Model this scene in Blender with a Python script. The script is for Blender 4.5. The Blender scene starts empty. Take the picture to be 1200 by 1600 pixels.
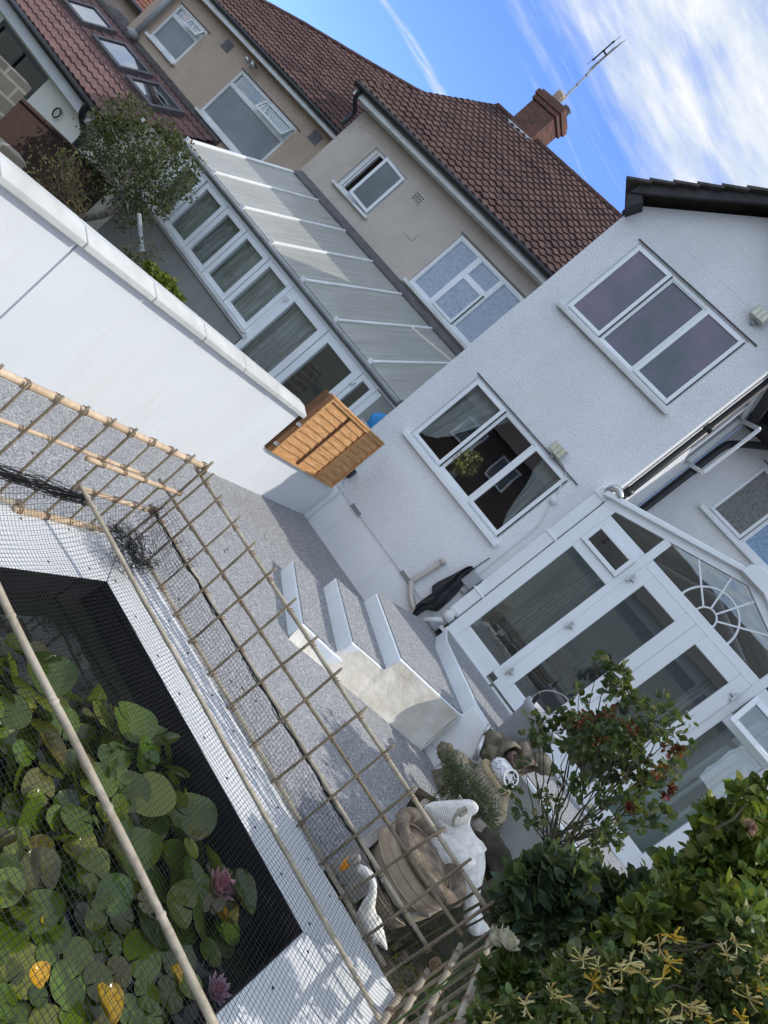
import bpy, math, random
from math import sin, cos, pi, radians, sqrt
from mathutils import Vector, Matrix, noise as mnoise

random.seed(7)
SC = bpy.context.scene
COL = SC.collection

# ------------------------------------------------------------------ camera numbers
F_PX, W_PX, H_PX = 1090.0, 1200.0, 1600.0
ROLL, PITCH, YAW = radians(50.6), radians(-6.64), radians(19.15)
CAM = Vector((0, 0, 1.97))
FW = Vector((-sin(YAW)*cos(PITCH), cos(YAW)*cos(PITCH), sin(PITCH)))
R0 = Vector((cos(YAW), sin(YAW), 0)); U0 = R0.cross(FW)
RIGHT = R0*cos(ROLL) + U0*sin(ROLL)
UP = -R0*sin(ROLL) + U0*cos(ROLL)

def at(px, py, y):
    """the point of the vertical plane Y=y that was measured at this place of the photograph"""
    d = RIGHT*((px-600)/F_PX) - UP*((py-800)/F_PX) + FW
    return CAM + d*(y/d.y)

def atx(px, py, x):
    d = RIGHT*((px-600)/F_PX) - UP*((py-800)/F_PX) + FW
    return CAM + d*(x/d.x)

def atz(px, py, z):
    d = RIGHT*((px-600)/F_PX) - UP*((py-800)/F_PX) + FW
    return CAM + d*((z-CAM.z)/d.z)

# ------------------------------------------------------------------ materials
MATS = {}
def nmat(name):
    m = bpy.data.materials.new(name); m.use_nodes = True
    nt = m.node_tree; nt.nodes.clear()
    out = nt.nodes.new('ShaderNodeOutputMaterial')
    MATS[name] = m
    return m, nt, out

def N(nt, t, **kw):
    n = nt.nodes.new(t)
    for k, v in kw.items():
        if k.startswith('i_'):
            key = k[2:]
            key = int(key) if key.isdigit() else key.replace('_', ' ')
            n.inputs[key].default_value = v
        else: setattr(n, k, v)
    return n

def c4(c): return (c[0], c[1], c[2], 1)

def ramp(nt, src, stops):
    r = nt.nodes.new('ShaderNodeValToRGB')
    el = r.color_ramp.elements
    while len(el) < len(stops): el.new(0.5)
    for e, (p, c) in zip(el, stops):
        e.position = p; e.color = c4(c)
    nt.links.new(src, r.inputs[0])
    return r.outputs[0]

def pos(nt, scale=(1, 1, 1)):
    g = nt.nodes.new('ShaderNodeNewGeometry')
    mp = N(nt, 'ShaderNodeMapping'); mp.inputs['Scale'].default_value = scale
    nt.links.new(g.outputs['Position'], mp.inputs['Vector'])
    return mp.outputs[0]

def noise(nt, vec, scale, detail=4, rough=.55):
    n = N(nt, 'ShaderNodeTexNoise', i_Scale=scale, i_Detail=detail, i_Roughness=rough)
    nt.links.new(vec, n.inputs['Vector'])
    return n.outputs['Fac']

def mixc(nt, fac, a, b, mode='MIX'):
    m = N(nt, 'ShaderNodeMix', data_type='RGBA', blend_type=mode)
    if isinstance(fac, (int, float)): m.inputs[0].default_value = fac
    else: nt.links.new(fac, m.inputs[0])
    for i, v in ((6, a), (7, b)):
        if isinstance(v, tuple): m.inputs[i].default_value = c4(v)
        else: nt.links.new(v, m.inputs[i])
    return m.outputs[2]

def mathn(nt, op, a, b=None, c=None, clamp=False):
    m = N(nt, 'ShaderNodeMath', operation=op, use_clamp=clamp)
    for i, v in enumerate((a, b, c)):
        if v is None: continue
        if isinstance(v, (int, float)): m.inputs[i].default_value = v
        else: nt.links.new(v, m.inputs[i])
    return m.outputs[0]

def bump(nt, h, strength, dist, normal=None):
    b = N(nt, 'ShaderNodeBump', i_Strength=strength, i_Distance=dist)
    nt.links.new(h, b.inputs['Height'])
    if normal is not None: nt.links.new(normal, b.inputs['Normal'])
    return b.outputs[0]

def surf(name, ca, cb, rough=.8, vscale=6, vsq=(1, 1, 1), fine=None, fine_amt=.25, grime=None, grime_amt=.4,
         bscale=None, bstr=.3, bdist=.01, metal=0, spec=.3, coat=0):
    """general weathered surface: two tones by noise, fine mottling, low grime, bump"""
    m, nt, out = nmat(name)
    v = pos(nt, vsq)
    f = noise(nt, v, vscale, 5)
    col = ramp(nt, f, [(.3, ca), (.7, cb)])
    if fine:
        ff = noise(nt, v, fine, 2)
        col = mixc(nt, mathn(nt, 'MULTIPLY', ramp(nt, ff, [(.35, (0, 0, 0)), (.65, (1, 1, 1))]), fine_amt), col, (ca[0]*.55, ca[1]*.55, ca[2]*.55))
    if grime:
        g = noise(nt, pos(nt, (1, 1, .35)), 1.7, 6, .65)
        gm = mathn(nt, 'MULTIPLY', ramp(nt, g, [(.45, (0, 0, 0)), (.75, (1, 1, 1))]), grime_amt)
        col = mixc(nt, gm, col, grime)
    if name in ('wall_white', 'smooth_white', 'coping_white', 'pond_white', 'step_white'):
        st = noise(nt, pos(nt, (9, 9, .7) if name != 'pond_white' else (3, 3, 1)), 1.5, 5, .65)
        pa = noise(nt, pos(nt), .8, 4, .6)
        k = mathn(nt, 'MULTIPLY', ramp(nt, st, [(.52, (0, 0, 0)), (.74, (1, 1, 1))]), ramp(nt, pa, [(.42, (0, 0, 0)), (.62, (1, 1, 1))]))
        col = mixc(nt, mathn(nt, 'MULTIPLY', k, .22), col, (.42, .43, .38))
        cr = N(nt, 'ShaderNodeTexVoronoi', i_Scale=1.1, feature='DISTANCE_TO_EDGE')
        wv_ = N(nt, 'ShaderNodeVectorMath', operation='ADD'); nz_ = N(nt, 'ShaderNodeTexNoise', i_Scale=5.0, i_Detail=5.0)
        nt.links.new(pos(nt), nz_.inputs['Vector']); sc_ = N(nt, 'ShaderNodeVectorMath', operation='SCALE'); sc_.inputs['Scale'].default_value = .25
        nt.links.new(nz_.outputs['Color'], sc_.inputs[0]); nt.links.new(pos(nt), wv_.inputs[0]); nt.links.new(sc_.outputs[0], wv_.inputs[1]); nt.links.new(wv_.outputs[0], cr.inputs['Vector'])
        ck = mathn(nt, 'MULTIPLY', ramp(nt, cr.outputs['Distance'], [(.0, (1, 1, 1)), (.005, (0, 0, 0))]), ramp(nt, pa, [(.55, (0, 0, 0)), (.66, (1, 1, 1))]))
        col = mixc(nt, mathn(nt, 'MULTIPLY', ck, .35), col, (.3, .3, .29))
    b = N(nt, 'ShaderNodeBsdfPrincipled', i_Roughness=rough, i_Metallic=metal)
    b.inputs['Specular IOR Level'].default_value = spec
    b.inputs['Coat Weight'].default_value = coat
    nt.links.new(col, b.inputs['Base Color'])
    if bscale:
        h = noise(nt, v, bscale, 3)
        nt.links.new(bump(nt, h, bstr, bdist), b.inputs['Normal'])
    nt.links.new(b.outputs[0], out.inputs[0])
    return m

def build_materials():
    # pebble-dash and smooth renders
    def dash(name, ca, cb, grime, sc=48, ga=.35):
        m, nt, out = nmat(name)
        v = pos(nt)
        f = noise(nt, v, 1.3, 6, .6)
        col = ramp(nt, f, [(.3, ca), (.7, cb)])
        vo = N(nt, 'ShaderNodeTexVoronoi', i_Scale=sc); nt.links.new(v, vo.inputs['Vector'])
        fn = noise(nt, v, sc*1.7, 3)
        speck = ramp(nt, fn, [(.38, (0, 0, 0)), (.62, (1, 1, 1))])
        col = mixc(nt, mathn(nt, 'MULTIPLY', speck, .28), col, (ca[0]*.6, ca[1]*.6, ca[2]*.62))
        g = noise(nt, pos(nt, (1, 1, .25)), 1.1, 7, .7)
        gm = mathn(nt, 'MULTIPLY', ramp(nt, g, [(.5, (0, 0, 0)), (.8, (1, 1, 1))]), ga)
        col = mixc(nt, gm, col, grime)
        b = N(nt, 'ShaderNodeBsdfPrincipled', i_Roughness=.9); b.inputs['Specular IOR Level'].default_value = .15
        nt.links.new(col, b.inputs['Base Color'])
        h = mathn(nt, 'ADD', mathn(nt, 'MULTIPLY', fn, .8), vo.outputs['Distance'])
        nt.links.new(bump(nt, h, .6, .011), b.inputs['Normal'])
        nt.links.new(b.outputs[0], out.inputs[0])
    dash('white_dash', (.74, .75, .77), (.83, .83, .84), (.5, .5, .48))
    dash('cream_dash', (.5, .44, .38), (.6, .53, .47), (.25, .21, .18), 42, .45)
    dash('tan_dash', (.43, .34, .265), (.52, .41, .325), (.25, .2, .16), 42, .4)
    surf('smooth_white', (.78, .79, .80), (.85, .85, .85), .7, 2.2, bscale=26, bstr=.12, bdist=.01, grime=(.55, .53, .48), grime_amt=.22)
    surf('wall_white', (.655, .685, .715), (.70, .725, .75), .75, 1.6, bscale=14, bstr=.16, bdist=.012, grime=(.62, .6, .56), grime_amt=.3)
    surf('coping_white', (.45, .46, .455), (.56, .57, .56), .8, 5, bscale=40, bstr=.25, bdist=.006, grime=(.35, .34, .3), grime_amt=.5)
    surf('step_white', (.72, .78, .84), (.79, .83, .87), .7, 4, bscale=30, bstr=.15, bdist=.006, grime=(.45, .45, .42), grime_amt=.35)
    surf('cheek_render', (.66, .61, .52), (.84, .82, .77), .85, 3.5, bscale=12, bstr=.5, bdist=.02, grime=(.42, .35, .26), grime_amt=.55)
    surf('pond_white', (.70, .72, .75), (.78, .79, .80), .45, 3, bscale=60, bstr=.05, bdist=.004, grime=(.5, .5, .48), grime_amt=.25, spec=.5)
    surf('upvc', (.76, .79, .81), (.82, .84, .86), .32, 2, spec=.5, grime=(.55, .55, .52), grime_amt=.25)
    surf('upvc_old', (.62, .63, .63), (.72, .73, .73), .45, 3, spec=.4, grime=(.32, .31, .28), grime_amt=.5)
    surf('alu_bar', (.66, .67, .67), (.78, .79, .79), .35, 4, spec=.5, grime=(.4, .4, .37), grime_amt=.4)
    surf('black_plastic', (.012, .012, .014), (.022, .022, .025), .4, 6, spec=.4)
    surf('black_wood', (.018, .017, .02), (.035, .033, .036), .6, 8, grime=(.09, .085, .08), grime_amt=.5)
    surf('grey_pvc', (.26, .27, .28), (.34, .35, .35), .45, 5, grime=(.14, .13, .12), grime_amt=.4)
    surf('drain_beige', (.52, .46, .4), (.62, .56, .5), .6, 5, grime=(.3, .26, .22), grime_amt=.5)
    surf('lead', (.085, .08, .085), (.14, .13, .135), .6, 6, bscale=12, bstr=.2)
    surf('dwarf_wall', (.27, .28, .26), (.33, .33, .31), .9, 2, bscale=40, bstr=.2, grime=(.16, .16, .15), grime_amt=.4)
    surf('annex_cream', (.58, .58, .5), (.66, .66, .58), .85, 2, bscale=40, bstr=.2)
    surf('annex_grey', (.5, .52, .53), (.6, .61, .62), .8, 2, grime=(.3, .3, .3), grime_amt=.3)
    surf('brown_boards', (.055, .036, .03), (.085, .056, .046), .85, 3, vsq=(1, 1, 9), bscale=30, bstr=.2)
    surf('soil', (.03, .024, .018), (.06, .048, .036), .95, 9, bscale=40, bstr=.6, bdist=.03)
    surf('earth', (.06, .065, .045), (.1, .1, .07), .95, 1.5, bscale=14, bstr=.5, bdist=.03)
    surf('terracotta', (.38, .29, .2), (.52, .42, .31), .8, 7, vsq=(1, 1, 2.2), grime=(.2, .15, .11), grime_amt=.55, bscale=30, bstr=.15)
    surf('pot_rim', (.12, .09, .065), (.3, .235, .175), .9, 14, fine=70, fine_amt=.4, bscale=60, bstr=.5, bdist=.01)
    surf('statue_white', (.76, .74, .69), (.86, .84, .79), .6, 9, grime=(.42, .38, .28), grime_amt=.4, bscale=50, bstr=.1)
    m, nt, out = nmat('statue_feather'); v = pos(nt)
    vo = N(nt, 'ShaderNodeTexVoronoi', i_Scale=26); nt.links.new(v, vo.inputs['Vector'])
    f = noise(nt, v, 9, 5); col = ramp(nt, f, [(.3, (.74, .72, .67)), (.7, (.85, .83, .79))])
    g = noise(nt, v, 4, 6, .7); col = mixc(nt, mathn(nt, 'MULTIPLY', ramp(nt, g, [(.5, (0, 0, 0)), (.75, (1, 1, 1))]), .4), col, (.45, .41, .32))
    col = mixc(nt, mathn(nt, 'MULTIPLY', ramp(nt, vo.outputs['Distance'], [(.45, (0, 0, 0)), (.8, (1, 1, 1))]), .35), col, (.42, .4, .35))
    b = N(nt, 'ShaderNodeBsdfPrincipled', i_Roughness=.6); nt.links.new(col, b.inputs['Base Color'])
    nt.links.new(bump(nt, mathn(nt, 'MULTIPLY', vo.outputs['Distance'], -1.0), .5, .012), b.inputs['Normal']); nt.links.new(b.outputs[0], out.inputs[0])
    surf('stone_urn', (.36, .33, .27), (.5, .47, .4), .9, 10, grime=(.14, .14, .09), grime_amt=.6, bscale=45, bstr=.5, bdist=.01)
    surf('stone_band', (.34, .25, .14), (.46, .36, .22), .85, 12, bscale=60, bstr=.4, bdist=.008)
    surf('mossy_stone', (.08, .075, .045), (.24, .21, .16), .95, 8, bscale=22, bstr=.8, bdist=.03)
    surf('grey_plastic', (.33, .34, .36), (.38, .39, .41), .5, 2, grime=(.2, .2, .2), grime_amt=.25)
    surf('orange', (.75, .27, .02), (.85, .36, .03), .5, 8)
    surf('dark_cloth', (.018, .02, .022), (.04, .04, .044), .65, 7, bscale=18, bstr=.5, bdist=.03)
    surf('blue_plastic', (.03, .22, .55), (.05, .3, .65), .5, 4)
    surf('cable_white', (.62, .62, .62), (.72, .72, .72), .5, 8)
    surf('lamp_glass', (.55, .55, .4), (.72, .72, .58), .2, 15, spec=.6)
    surf('silver', (.5, .5, .5), (.62, .62, .62), .3, 8, metal=.8)
    surf('globe_white', (.5, .5, .52), (.8, .8, .8), .3, 16, spec=.6)
    surf('net', (.012, .012, .013), (.02, .02, .021), .7, 8)
    surf('rope', (.2, .12, .07), (.3, .2, .12), .9, 30)
    surf('wire', (.03, .024, .02), (.05, .04, .03), .6, 30)
    surf('grey_wood', (.26, .24, .22), (.4, .37, .33), .9, 5, vsq=(8, 8, 1), bscale=40, bstr=.4)
    surf('bark', (.12, .1, .08), (.3, .27, .23), .95, 14, bscale=40, bstr=.6, bdist=.01)
    surf('stem', (.05, .045, .025), (.1, .085, .05), .8, 20)
    surf('stem_green', (.06, .1, .03), (.12, .16, .05), .7, 20)
    surf('brick_plain', (.075, .05, .043), (.11, .07, .06), .9, 9, bscale=30, bstr=.4)
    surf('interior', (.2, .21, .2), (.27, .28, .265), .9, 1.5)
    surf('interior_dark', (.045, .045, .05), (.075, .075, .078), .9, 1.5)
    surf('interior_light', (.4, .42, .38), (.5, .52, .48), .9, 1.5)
    surf('frosted', (.075, .105, .12), (.19, .145, .215), .2, 1.7, spec=.5, bscale=26, bstr=.25, bdist=.01)
    surf('frosted_blue', (.26, .32, .42), (.40, .46, .55), .3, 16, spec=.5, bscale=26, bstr=.3, bdist=.01)
    surf('frosted_grey', (.13, .145, .155), (.2, .215, .225), .3, 1.6, spec=.4)
    surf('obscure_leaf', (.07, .075, .07), (.2, .2, .18), .25, 24, spec=.5, bscale=30, bstr=.5, bdist=.01)
    surf('obscure_blue', (.1, .2, .38), (.32, .44, .58), .25, 24, spec=.5, bscale=30, bstr=.5, bdist=.01)
    surf('blind', (.28, .36, .36), (.34, .42, .42), .6, 1.5)

    # resin-bound gravel
    m, nt, out = nmat('gravel')
    v = pos(nt)
    vo = N(nt, 'ShaderNodeTexVoronoi', i_Scale=130, feature='F1'); nt.links.new(v, vo.inputs['Vector'])
    sep = N(nt, 'ShaderNodeSeparateColor'); nt.links.new(vo.outputs['Color'], sep.inputs[0])
    col = ramp(nt, sep.outputs[0], [(.0, (.115, .118, .128)), (.3, (.21, .215, .235)), (.62, (.29, .295, .315)), (.88, (.40, .405, .415)), (1, (.56, .55, .53))])
    big = noise(nt, v, 1.3, 5)
    col = mixc(nt, mathn(nt, 'MULTIPLY', ramp(nt, big, [(.4, (0, 0, 0)), (.75, (1, 1, 1))]), .18), col, (.2, .19, .18))
    b = N(nt, 'ShaderNodeBsdfPrincipled', i_Roughness=.75); b.inputs['Specular IOR Level'].default_value = .3
    nt.links.new(col, b.inputs['Base Color'])
    dmp = noise(nt, v, 3.1, 6, .7)
    col = mixc(nt, mathn(nt, 'MULTIPLY', ramp(nt, dmp, [(.52, (0, 0, 0)), (.72, (1, 1, 1))]), .16), col, (.16, .15, .135)); nt.links.new(col, b.inputs['Base Color'])
    nt.links.new(bump(nt, vo.outputs['Distance'], .4, .005), b.inputs['Normal'])
    nt.links.new(b.outputs[0], out.inputs[0])

    # clay roof tiles
    def tiles(name, a, bb, c, dirt):
        m, nt, out = nmat(name)
        v = pos(nt)
        vo = N(nt, 'ShaderNodeTexVoronoi', i_Scale=4.6); nt.links.new(v, vo.inputs['Vector'])
        sep = N(nt, 'ShaderNodeSeparateColor'); nt.links.new(vo.outputs['Color'], sep.inputs[0])
        col = ramp(nt, sep.outputs[1], [(0, a), (.5, bb), (1, c)])
        f = noise(nt, v, 14, 5, .7)
        col = mixc(nt, mathn(nt, 'MULTIPLY', ramp(nt, f, [(.42, (0, 0, 0)), (.7, (1, 1, 1))]), .5), col, dirt)
        g = noise(nt, v, .9, 5, .6)
        col = mixc(nt, mathn(nt, 'MULTIPLY', ramp(nt, g, [(.4, (0, 0, 0)), (.7, (1, 1, 1))]), .35), col, (dirt[0]*.7, dirt[1]*.7, dirt[2]*.7))
        b = N(nt, 'ShaderNodeBsdfPrincipled', i_Roughness=.85); b.inputs['Specular IOR Level'].default_value = .25
        nt.links.new(col, b.inputs['Base Color'])
        nt.links.new(bump(nt, noise(nt, v, 60, 3), .3, .01), b.inputs['Normal'])
        nt.links.new(b.outputs[0], out.inputs[0])
    tiles('tile_red', (.078, .045, .041), (.102, .058, .052), (.13, .075, .067), (.045, .032, .031))
    tiles('tile_pink', (.15, .085, .08), (.185, .105, .098), (.21, .125, .115), (.09, .062, .06))
    tiles('tile_orange', (.2, .082, .055), (.235, .1, .07), (.26, .12, .085), (.13, .065, .05))
    tiles('tile_dark', (.05, .042, .046), (.065, .052, .056), (.085, .068, .07), (.17, .16, .135))

    # bricks / blocks on any vertical face: use x+y along, z up
    def bricks(name, a, bb, mortar, bw, bh, ms):
        m, nt, out = nmat(name)
        g = nt.nodes.new('ShaderNodeNewGeometry')
        s = N(nt, 'ShaderNodeSeparateXYZ'); nt.links.new(g.outputs['Position'], s.inputs[0])
        cb = N(nt, 'ShaderNodeCombineXYZ')
        nt.links.new(mathn(nt, 'ADD', s.outputs[0], s.outputs[1]), cb.inputs[0]); nt.links.new(s.outputs[2], cb.inputs[1])
        t = N(nt, 'ShaderNodeTexBrick', i_Scale=1, i_Color1=c4(a), i_Color2=c4(bb), i_Mortar=c4(mortar))
        t.inputs['Mortar Size'].default_value = ms; t.inputs['Brick Width'].default_value = bw; t.inputs['Row Height'].default_value = bh
        nt.links.new(cb.outputs[0], t.inputs['Vector'])
        f = noise(nt, g.outputs['Position'], 25, 4)
        col = mixc(nt, mathn(nt, 'MULTIPLY', f, .5), t.outputs['Color'], (a[0]*.5, a[1]*.5, a[2]*.5))
        b = N(nt, 'ShaderNodeBsdfPrincipled', i_Roughness=.9)
        nt.links.new(col, b.inputs['Base Color'])
        nt.links.new(bump(nt, mathn(nt, 'MULTIPLY_ADD', f, .35, mathn(nt, 'SUBTRACT', 1.0, t.outputs['Fac'])), .7, .012), b.inputs['Normal'])
        nt.links.new(b.outputs[0], out.inputs[0])
    bricks('brick_red', (.22, .08, .055), (.10, .045, .035), (.10, .085, .075), .23, .085, .014)
    bricks('concrete_block', (.105, .10, .09), (.15, .14, .125), (.27, .26, .23), .45, .2, .02)

    # waney-lap fence wood
    m, nt, out = nmat('fence_wood')
    v = pos(nt, (6, .9, 7))
    w = noise(nt, v, 5, 6, .65)
    col = ramp(nt, w, [(.25, (.33, .15, .055)), (.5, (.52, .27, .105)), (.75, (.66, .41, .2))])
    kn = N(nt, 'ShaderNodeTexVoronoi', i_Scale=4.2); nt.links.new(pos(nt, (1, .8, 2.0)), kn.inputs['Vector'])
    k = ramp(nt, kn.outputs['Distance'], [(.05, (1, 1, 1)), (.16, (0, 0, 0))])
    col = mixc(nt, mathn(nt, 'MULTIPLY', k, .75), col, (.16, .06, .02))
    b = N(nt, 'ShaderNodeBsdfPrincipled', i_Roughness=.75)
    nt.links.new(col, b.inputs['Base Color']); nt.links.new(bump(nt, w, .3, .01), b.inputs['Normal'])
    nt.links.new(b.outputs[0], out.inputs[0])
    surf('fence_dark', (.1, .05, .025), (.17, .085, .04), .8, 6)

    # bamboo
    def bam(name, a, bb, cc):
        m, nt, out = nmat(name)
        v = pos(nt)
        f = noise(nt, v, 7, 5, .6)
        col = ramp(nt, f, [(.3, a), (.55, bb), (.75, cc)])
        f2 = noise(nt, v, 45, 3)
        col = mixc(nt, mathn(nt, 'MULTIPLY', ramp(nt, f2, [(.5, (0, 0, 0)), (.75, (1, 1, 1))]), .5), col, (a[0]*.45, a[1]*.42, a[2]*.4))
        b = N(nt, 'ShaderNodeBsdfPrincipled', i_Roughness=.45); b.inputs['Specular IOR Level'].default_value = .4
        nt.links.new(col, b.inputs['Base Color']); nt.links.new(bump(nt, f2, .15, .004), b.inputs['Normal'])
        nt.links.new(b.outputs[0], out.inputs[0])
    bam('bamboo_new', (.48, .34, .22), (.6, .45, .31), (.7, .56, .42))
    bam('bamboo_old', (.3, .25, .18), (.42, .36, .27), (.52, .46, .37))
    bam('bamboo_cane', (.16, .13, .085), (.25, .2, .13), (.34, .28, .19))

    # glass
    def glass(name, tint, boost=1.0, rough=.0, base=0.0):
        m, nt, out = nmat(name)
        tr = N(nt, 'ShaderNodeBsdfTransparent', i_Color=c4(tint))
        gl = N(nt, 'ShaderNodeBsdfGlossy', i_Roughness=rough, i_Color=(.95, .97, 1, 1))
        nz = noise(nt, pos(nt), 1.8, 2)
        nrm = bump(nt, nz, .02, .05)
        nt.links.new(nrm, gl.inputs['Normal'])
        ge = nt.nodes.new('ShaderNodeNewGeometry')
        dt = N(nt, 'ShaderNodeVectorMath', operation='DOT_PRODUCT')
        nt.links.new(ge.outputs['Incoming'], dt.inputs[0]); nt.links.new(ge.outputs['Normal'], dt.inputs[1])
        sch = mathn(nt, 'POWER', mathn(nt, 'SUBTRACT', 1.0, mathn(nt, 'ABSOLUTE', dt.outputs['Value'])), 5.0)
        fac = mathn(nt, 'MULTIPLY_ADD', sch, .9, .045*boost+base, clamp=True)
        mx = N(nt, 'ShaderNodeMixShader'); nt.links.new(fac, mx.inputs[0])
        nt.links.new(tr.outputs[0], mx.inputs[1]); nt.links.new(gl.outputs[0], mx.inputs[2])
        nt.links.new(mx.outputs[0], out.inputs[0])
    glass('glass', (.86, .89, .88), 2.6, 0, .0)
    glass('glass_sky', (.5, .55, .6), 1.6, 0, .3)

    # polycarbonate lean-to roof
    def poly(name, a, bb, streak):
        m, nt, out = nmat(name)
        f = noise(nt, pos(nt, (14, .5, .5)), 2.6, 5, .6)
        col = ramp(nt, f, [(.35, a), (.7, bb)])
        ff = noise(nt, pos(nt, (60, .25, .25)), 1.0, 3)
        col = mixc(nt, mathn(nt, 'MULTIPLY', ramp(nt, ff, [(.5, (0, 0, 0)), (.68, (1, 1, 1))]), .5), col, streak)
        wv = N(nt, 'ShaderNodeTexWave', i_Scale=26); wv.bands_direction = 'X'
        nt.links.new(pos(nt), wv.inputs['Vector'])
        b = N(nt, 'ShaderNodeBsdfPrincipled', i_Roughness=.28); b.inputs['Specular IOR Level'].default_value = .5
        nt.links.new(mixc(nt, mathn(nt, 'MULTIPLY', wv.outputs['Fac'], .12), col, (a[0]*.6, a[1]*.6, a[2]*.6)), b.inputs['Base Color'])
        nt.links.new(bump(nt, wv.outputs['Fac'], .12, .003), b.inputs['Normal'])
        t = N(nt, 'ShaderNodeBsdfTranslucent', i_Color=(.6, .62, .58, 1)); mx = N(nt, 'ShaderNodeMixShader', i_0=.3)
        nt.links.new(b.outputs[0], mx.inputs[1]); nt.links.new(t.outputs[0], mx.inputs[2]); nt.links.new(mx.outputs[0], out.inputs[0])
    poly('polycarbonate', (.38, .38, .35), (.56, .56, .52), (.8, .8, .76))

    # net curtain
    def curtain(name, a, bb, vs):
        m, nt, out = nmat(name)
        f = noise(nt, pos(nt, (1, 1, .12)), vs, 4)
        col = ramp(nt, f, [(.35, a), (.65, bb)])
        d = N(nt, 'ShaderNodeBsdfDiffuse'); t = N(nt, 'ShaderNodeBsdfTranslucent')
        nt.links.new(col, d.inputs[0]); nt.links.new(col, t.inputs[0])
        mx = N(nt, 'ShaderNodeMixShader', i_0=.3); nt.links.new(d.outputs[0], mx.inputs[1]); nt.links.new(t.outputs[0], mx.inputs[2])
        nt.links.new(mx.outputs[0], out.inputs[0])
    curtain('curtain_white', (.66, .66, .66), (.82, .82, .82), 9)
    curtain('curtain_grey', (.5, .5, .49), (.88, .87, .86), 16)

    # water
    m, nt, out = nmat('water')
    b = N(nt, 'ShaderNodeBsdfPrincipled', i_Roughness=.03, i_IOR=1.33)
    b.inputs['Specular IOR Level'].default_value = .6
    f = noise(nt, pos(nt), 3, 3)
    nt.links.new(ramp(nt, f, [(.3, (.006, .008, .007)), (.7, (.014, .016, .012))]), b.inputs['Base Color'])
    nt.links.new(bump(nt, noise(nt, pos(nt), 6, 2), .03, .03), b.inputs['Normal'])
    nt.links.new(b.outputs[0], out.inputs[0])

    # leaves: colour from the 'Col' attribute
    def leafy(name, rough=.45, trans=.3, spec=.4, vein=0):
        m, nt, out = nmat(name)
        a = N(nt, 'ShaderNodeAttribute', attribute_name='Col')
        f = noise(nt, pos(nt), 30 if not vein else vein, 3)
        col = mixc(nt, mathn(nt, 'MULTIPLY', f, .45), a.outputs['Color'], (.01, .018, .006))
        p = N(nt, 'ShaderNodeBsdfPrincipled', i_Roughness=rough); p.inputs['Specular IOR Level'].default_value = spec
        nt.links.new(col, p.inputs['Base Color'])
        t = N(nt, 'ShaderNodeBsdfTranslucent'); nt.links.new(mixc(nt, .5, col, (.16, .2, .02)), t.inputs[0])
        mx = N(nt, 'ShaderNodeMixShader', i_0=trans if name != 'leaf' else .42)
        nt.links.new(p.outputs[0], mx.inputs[1]); nt.links.new(t.outputs[0], mx.inputs[2])
        nt.links.new(mx.outputs[0], out.inputs[0])
    leafy('leaf'); leafy('lily', .13, .12, .6, 22); leafy('petal', .6, .35, .2)

build_materials()
M = MATS

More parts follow.
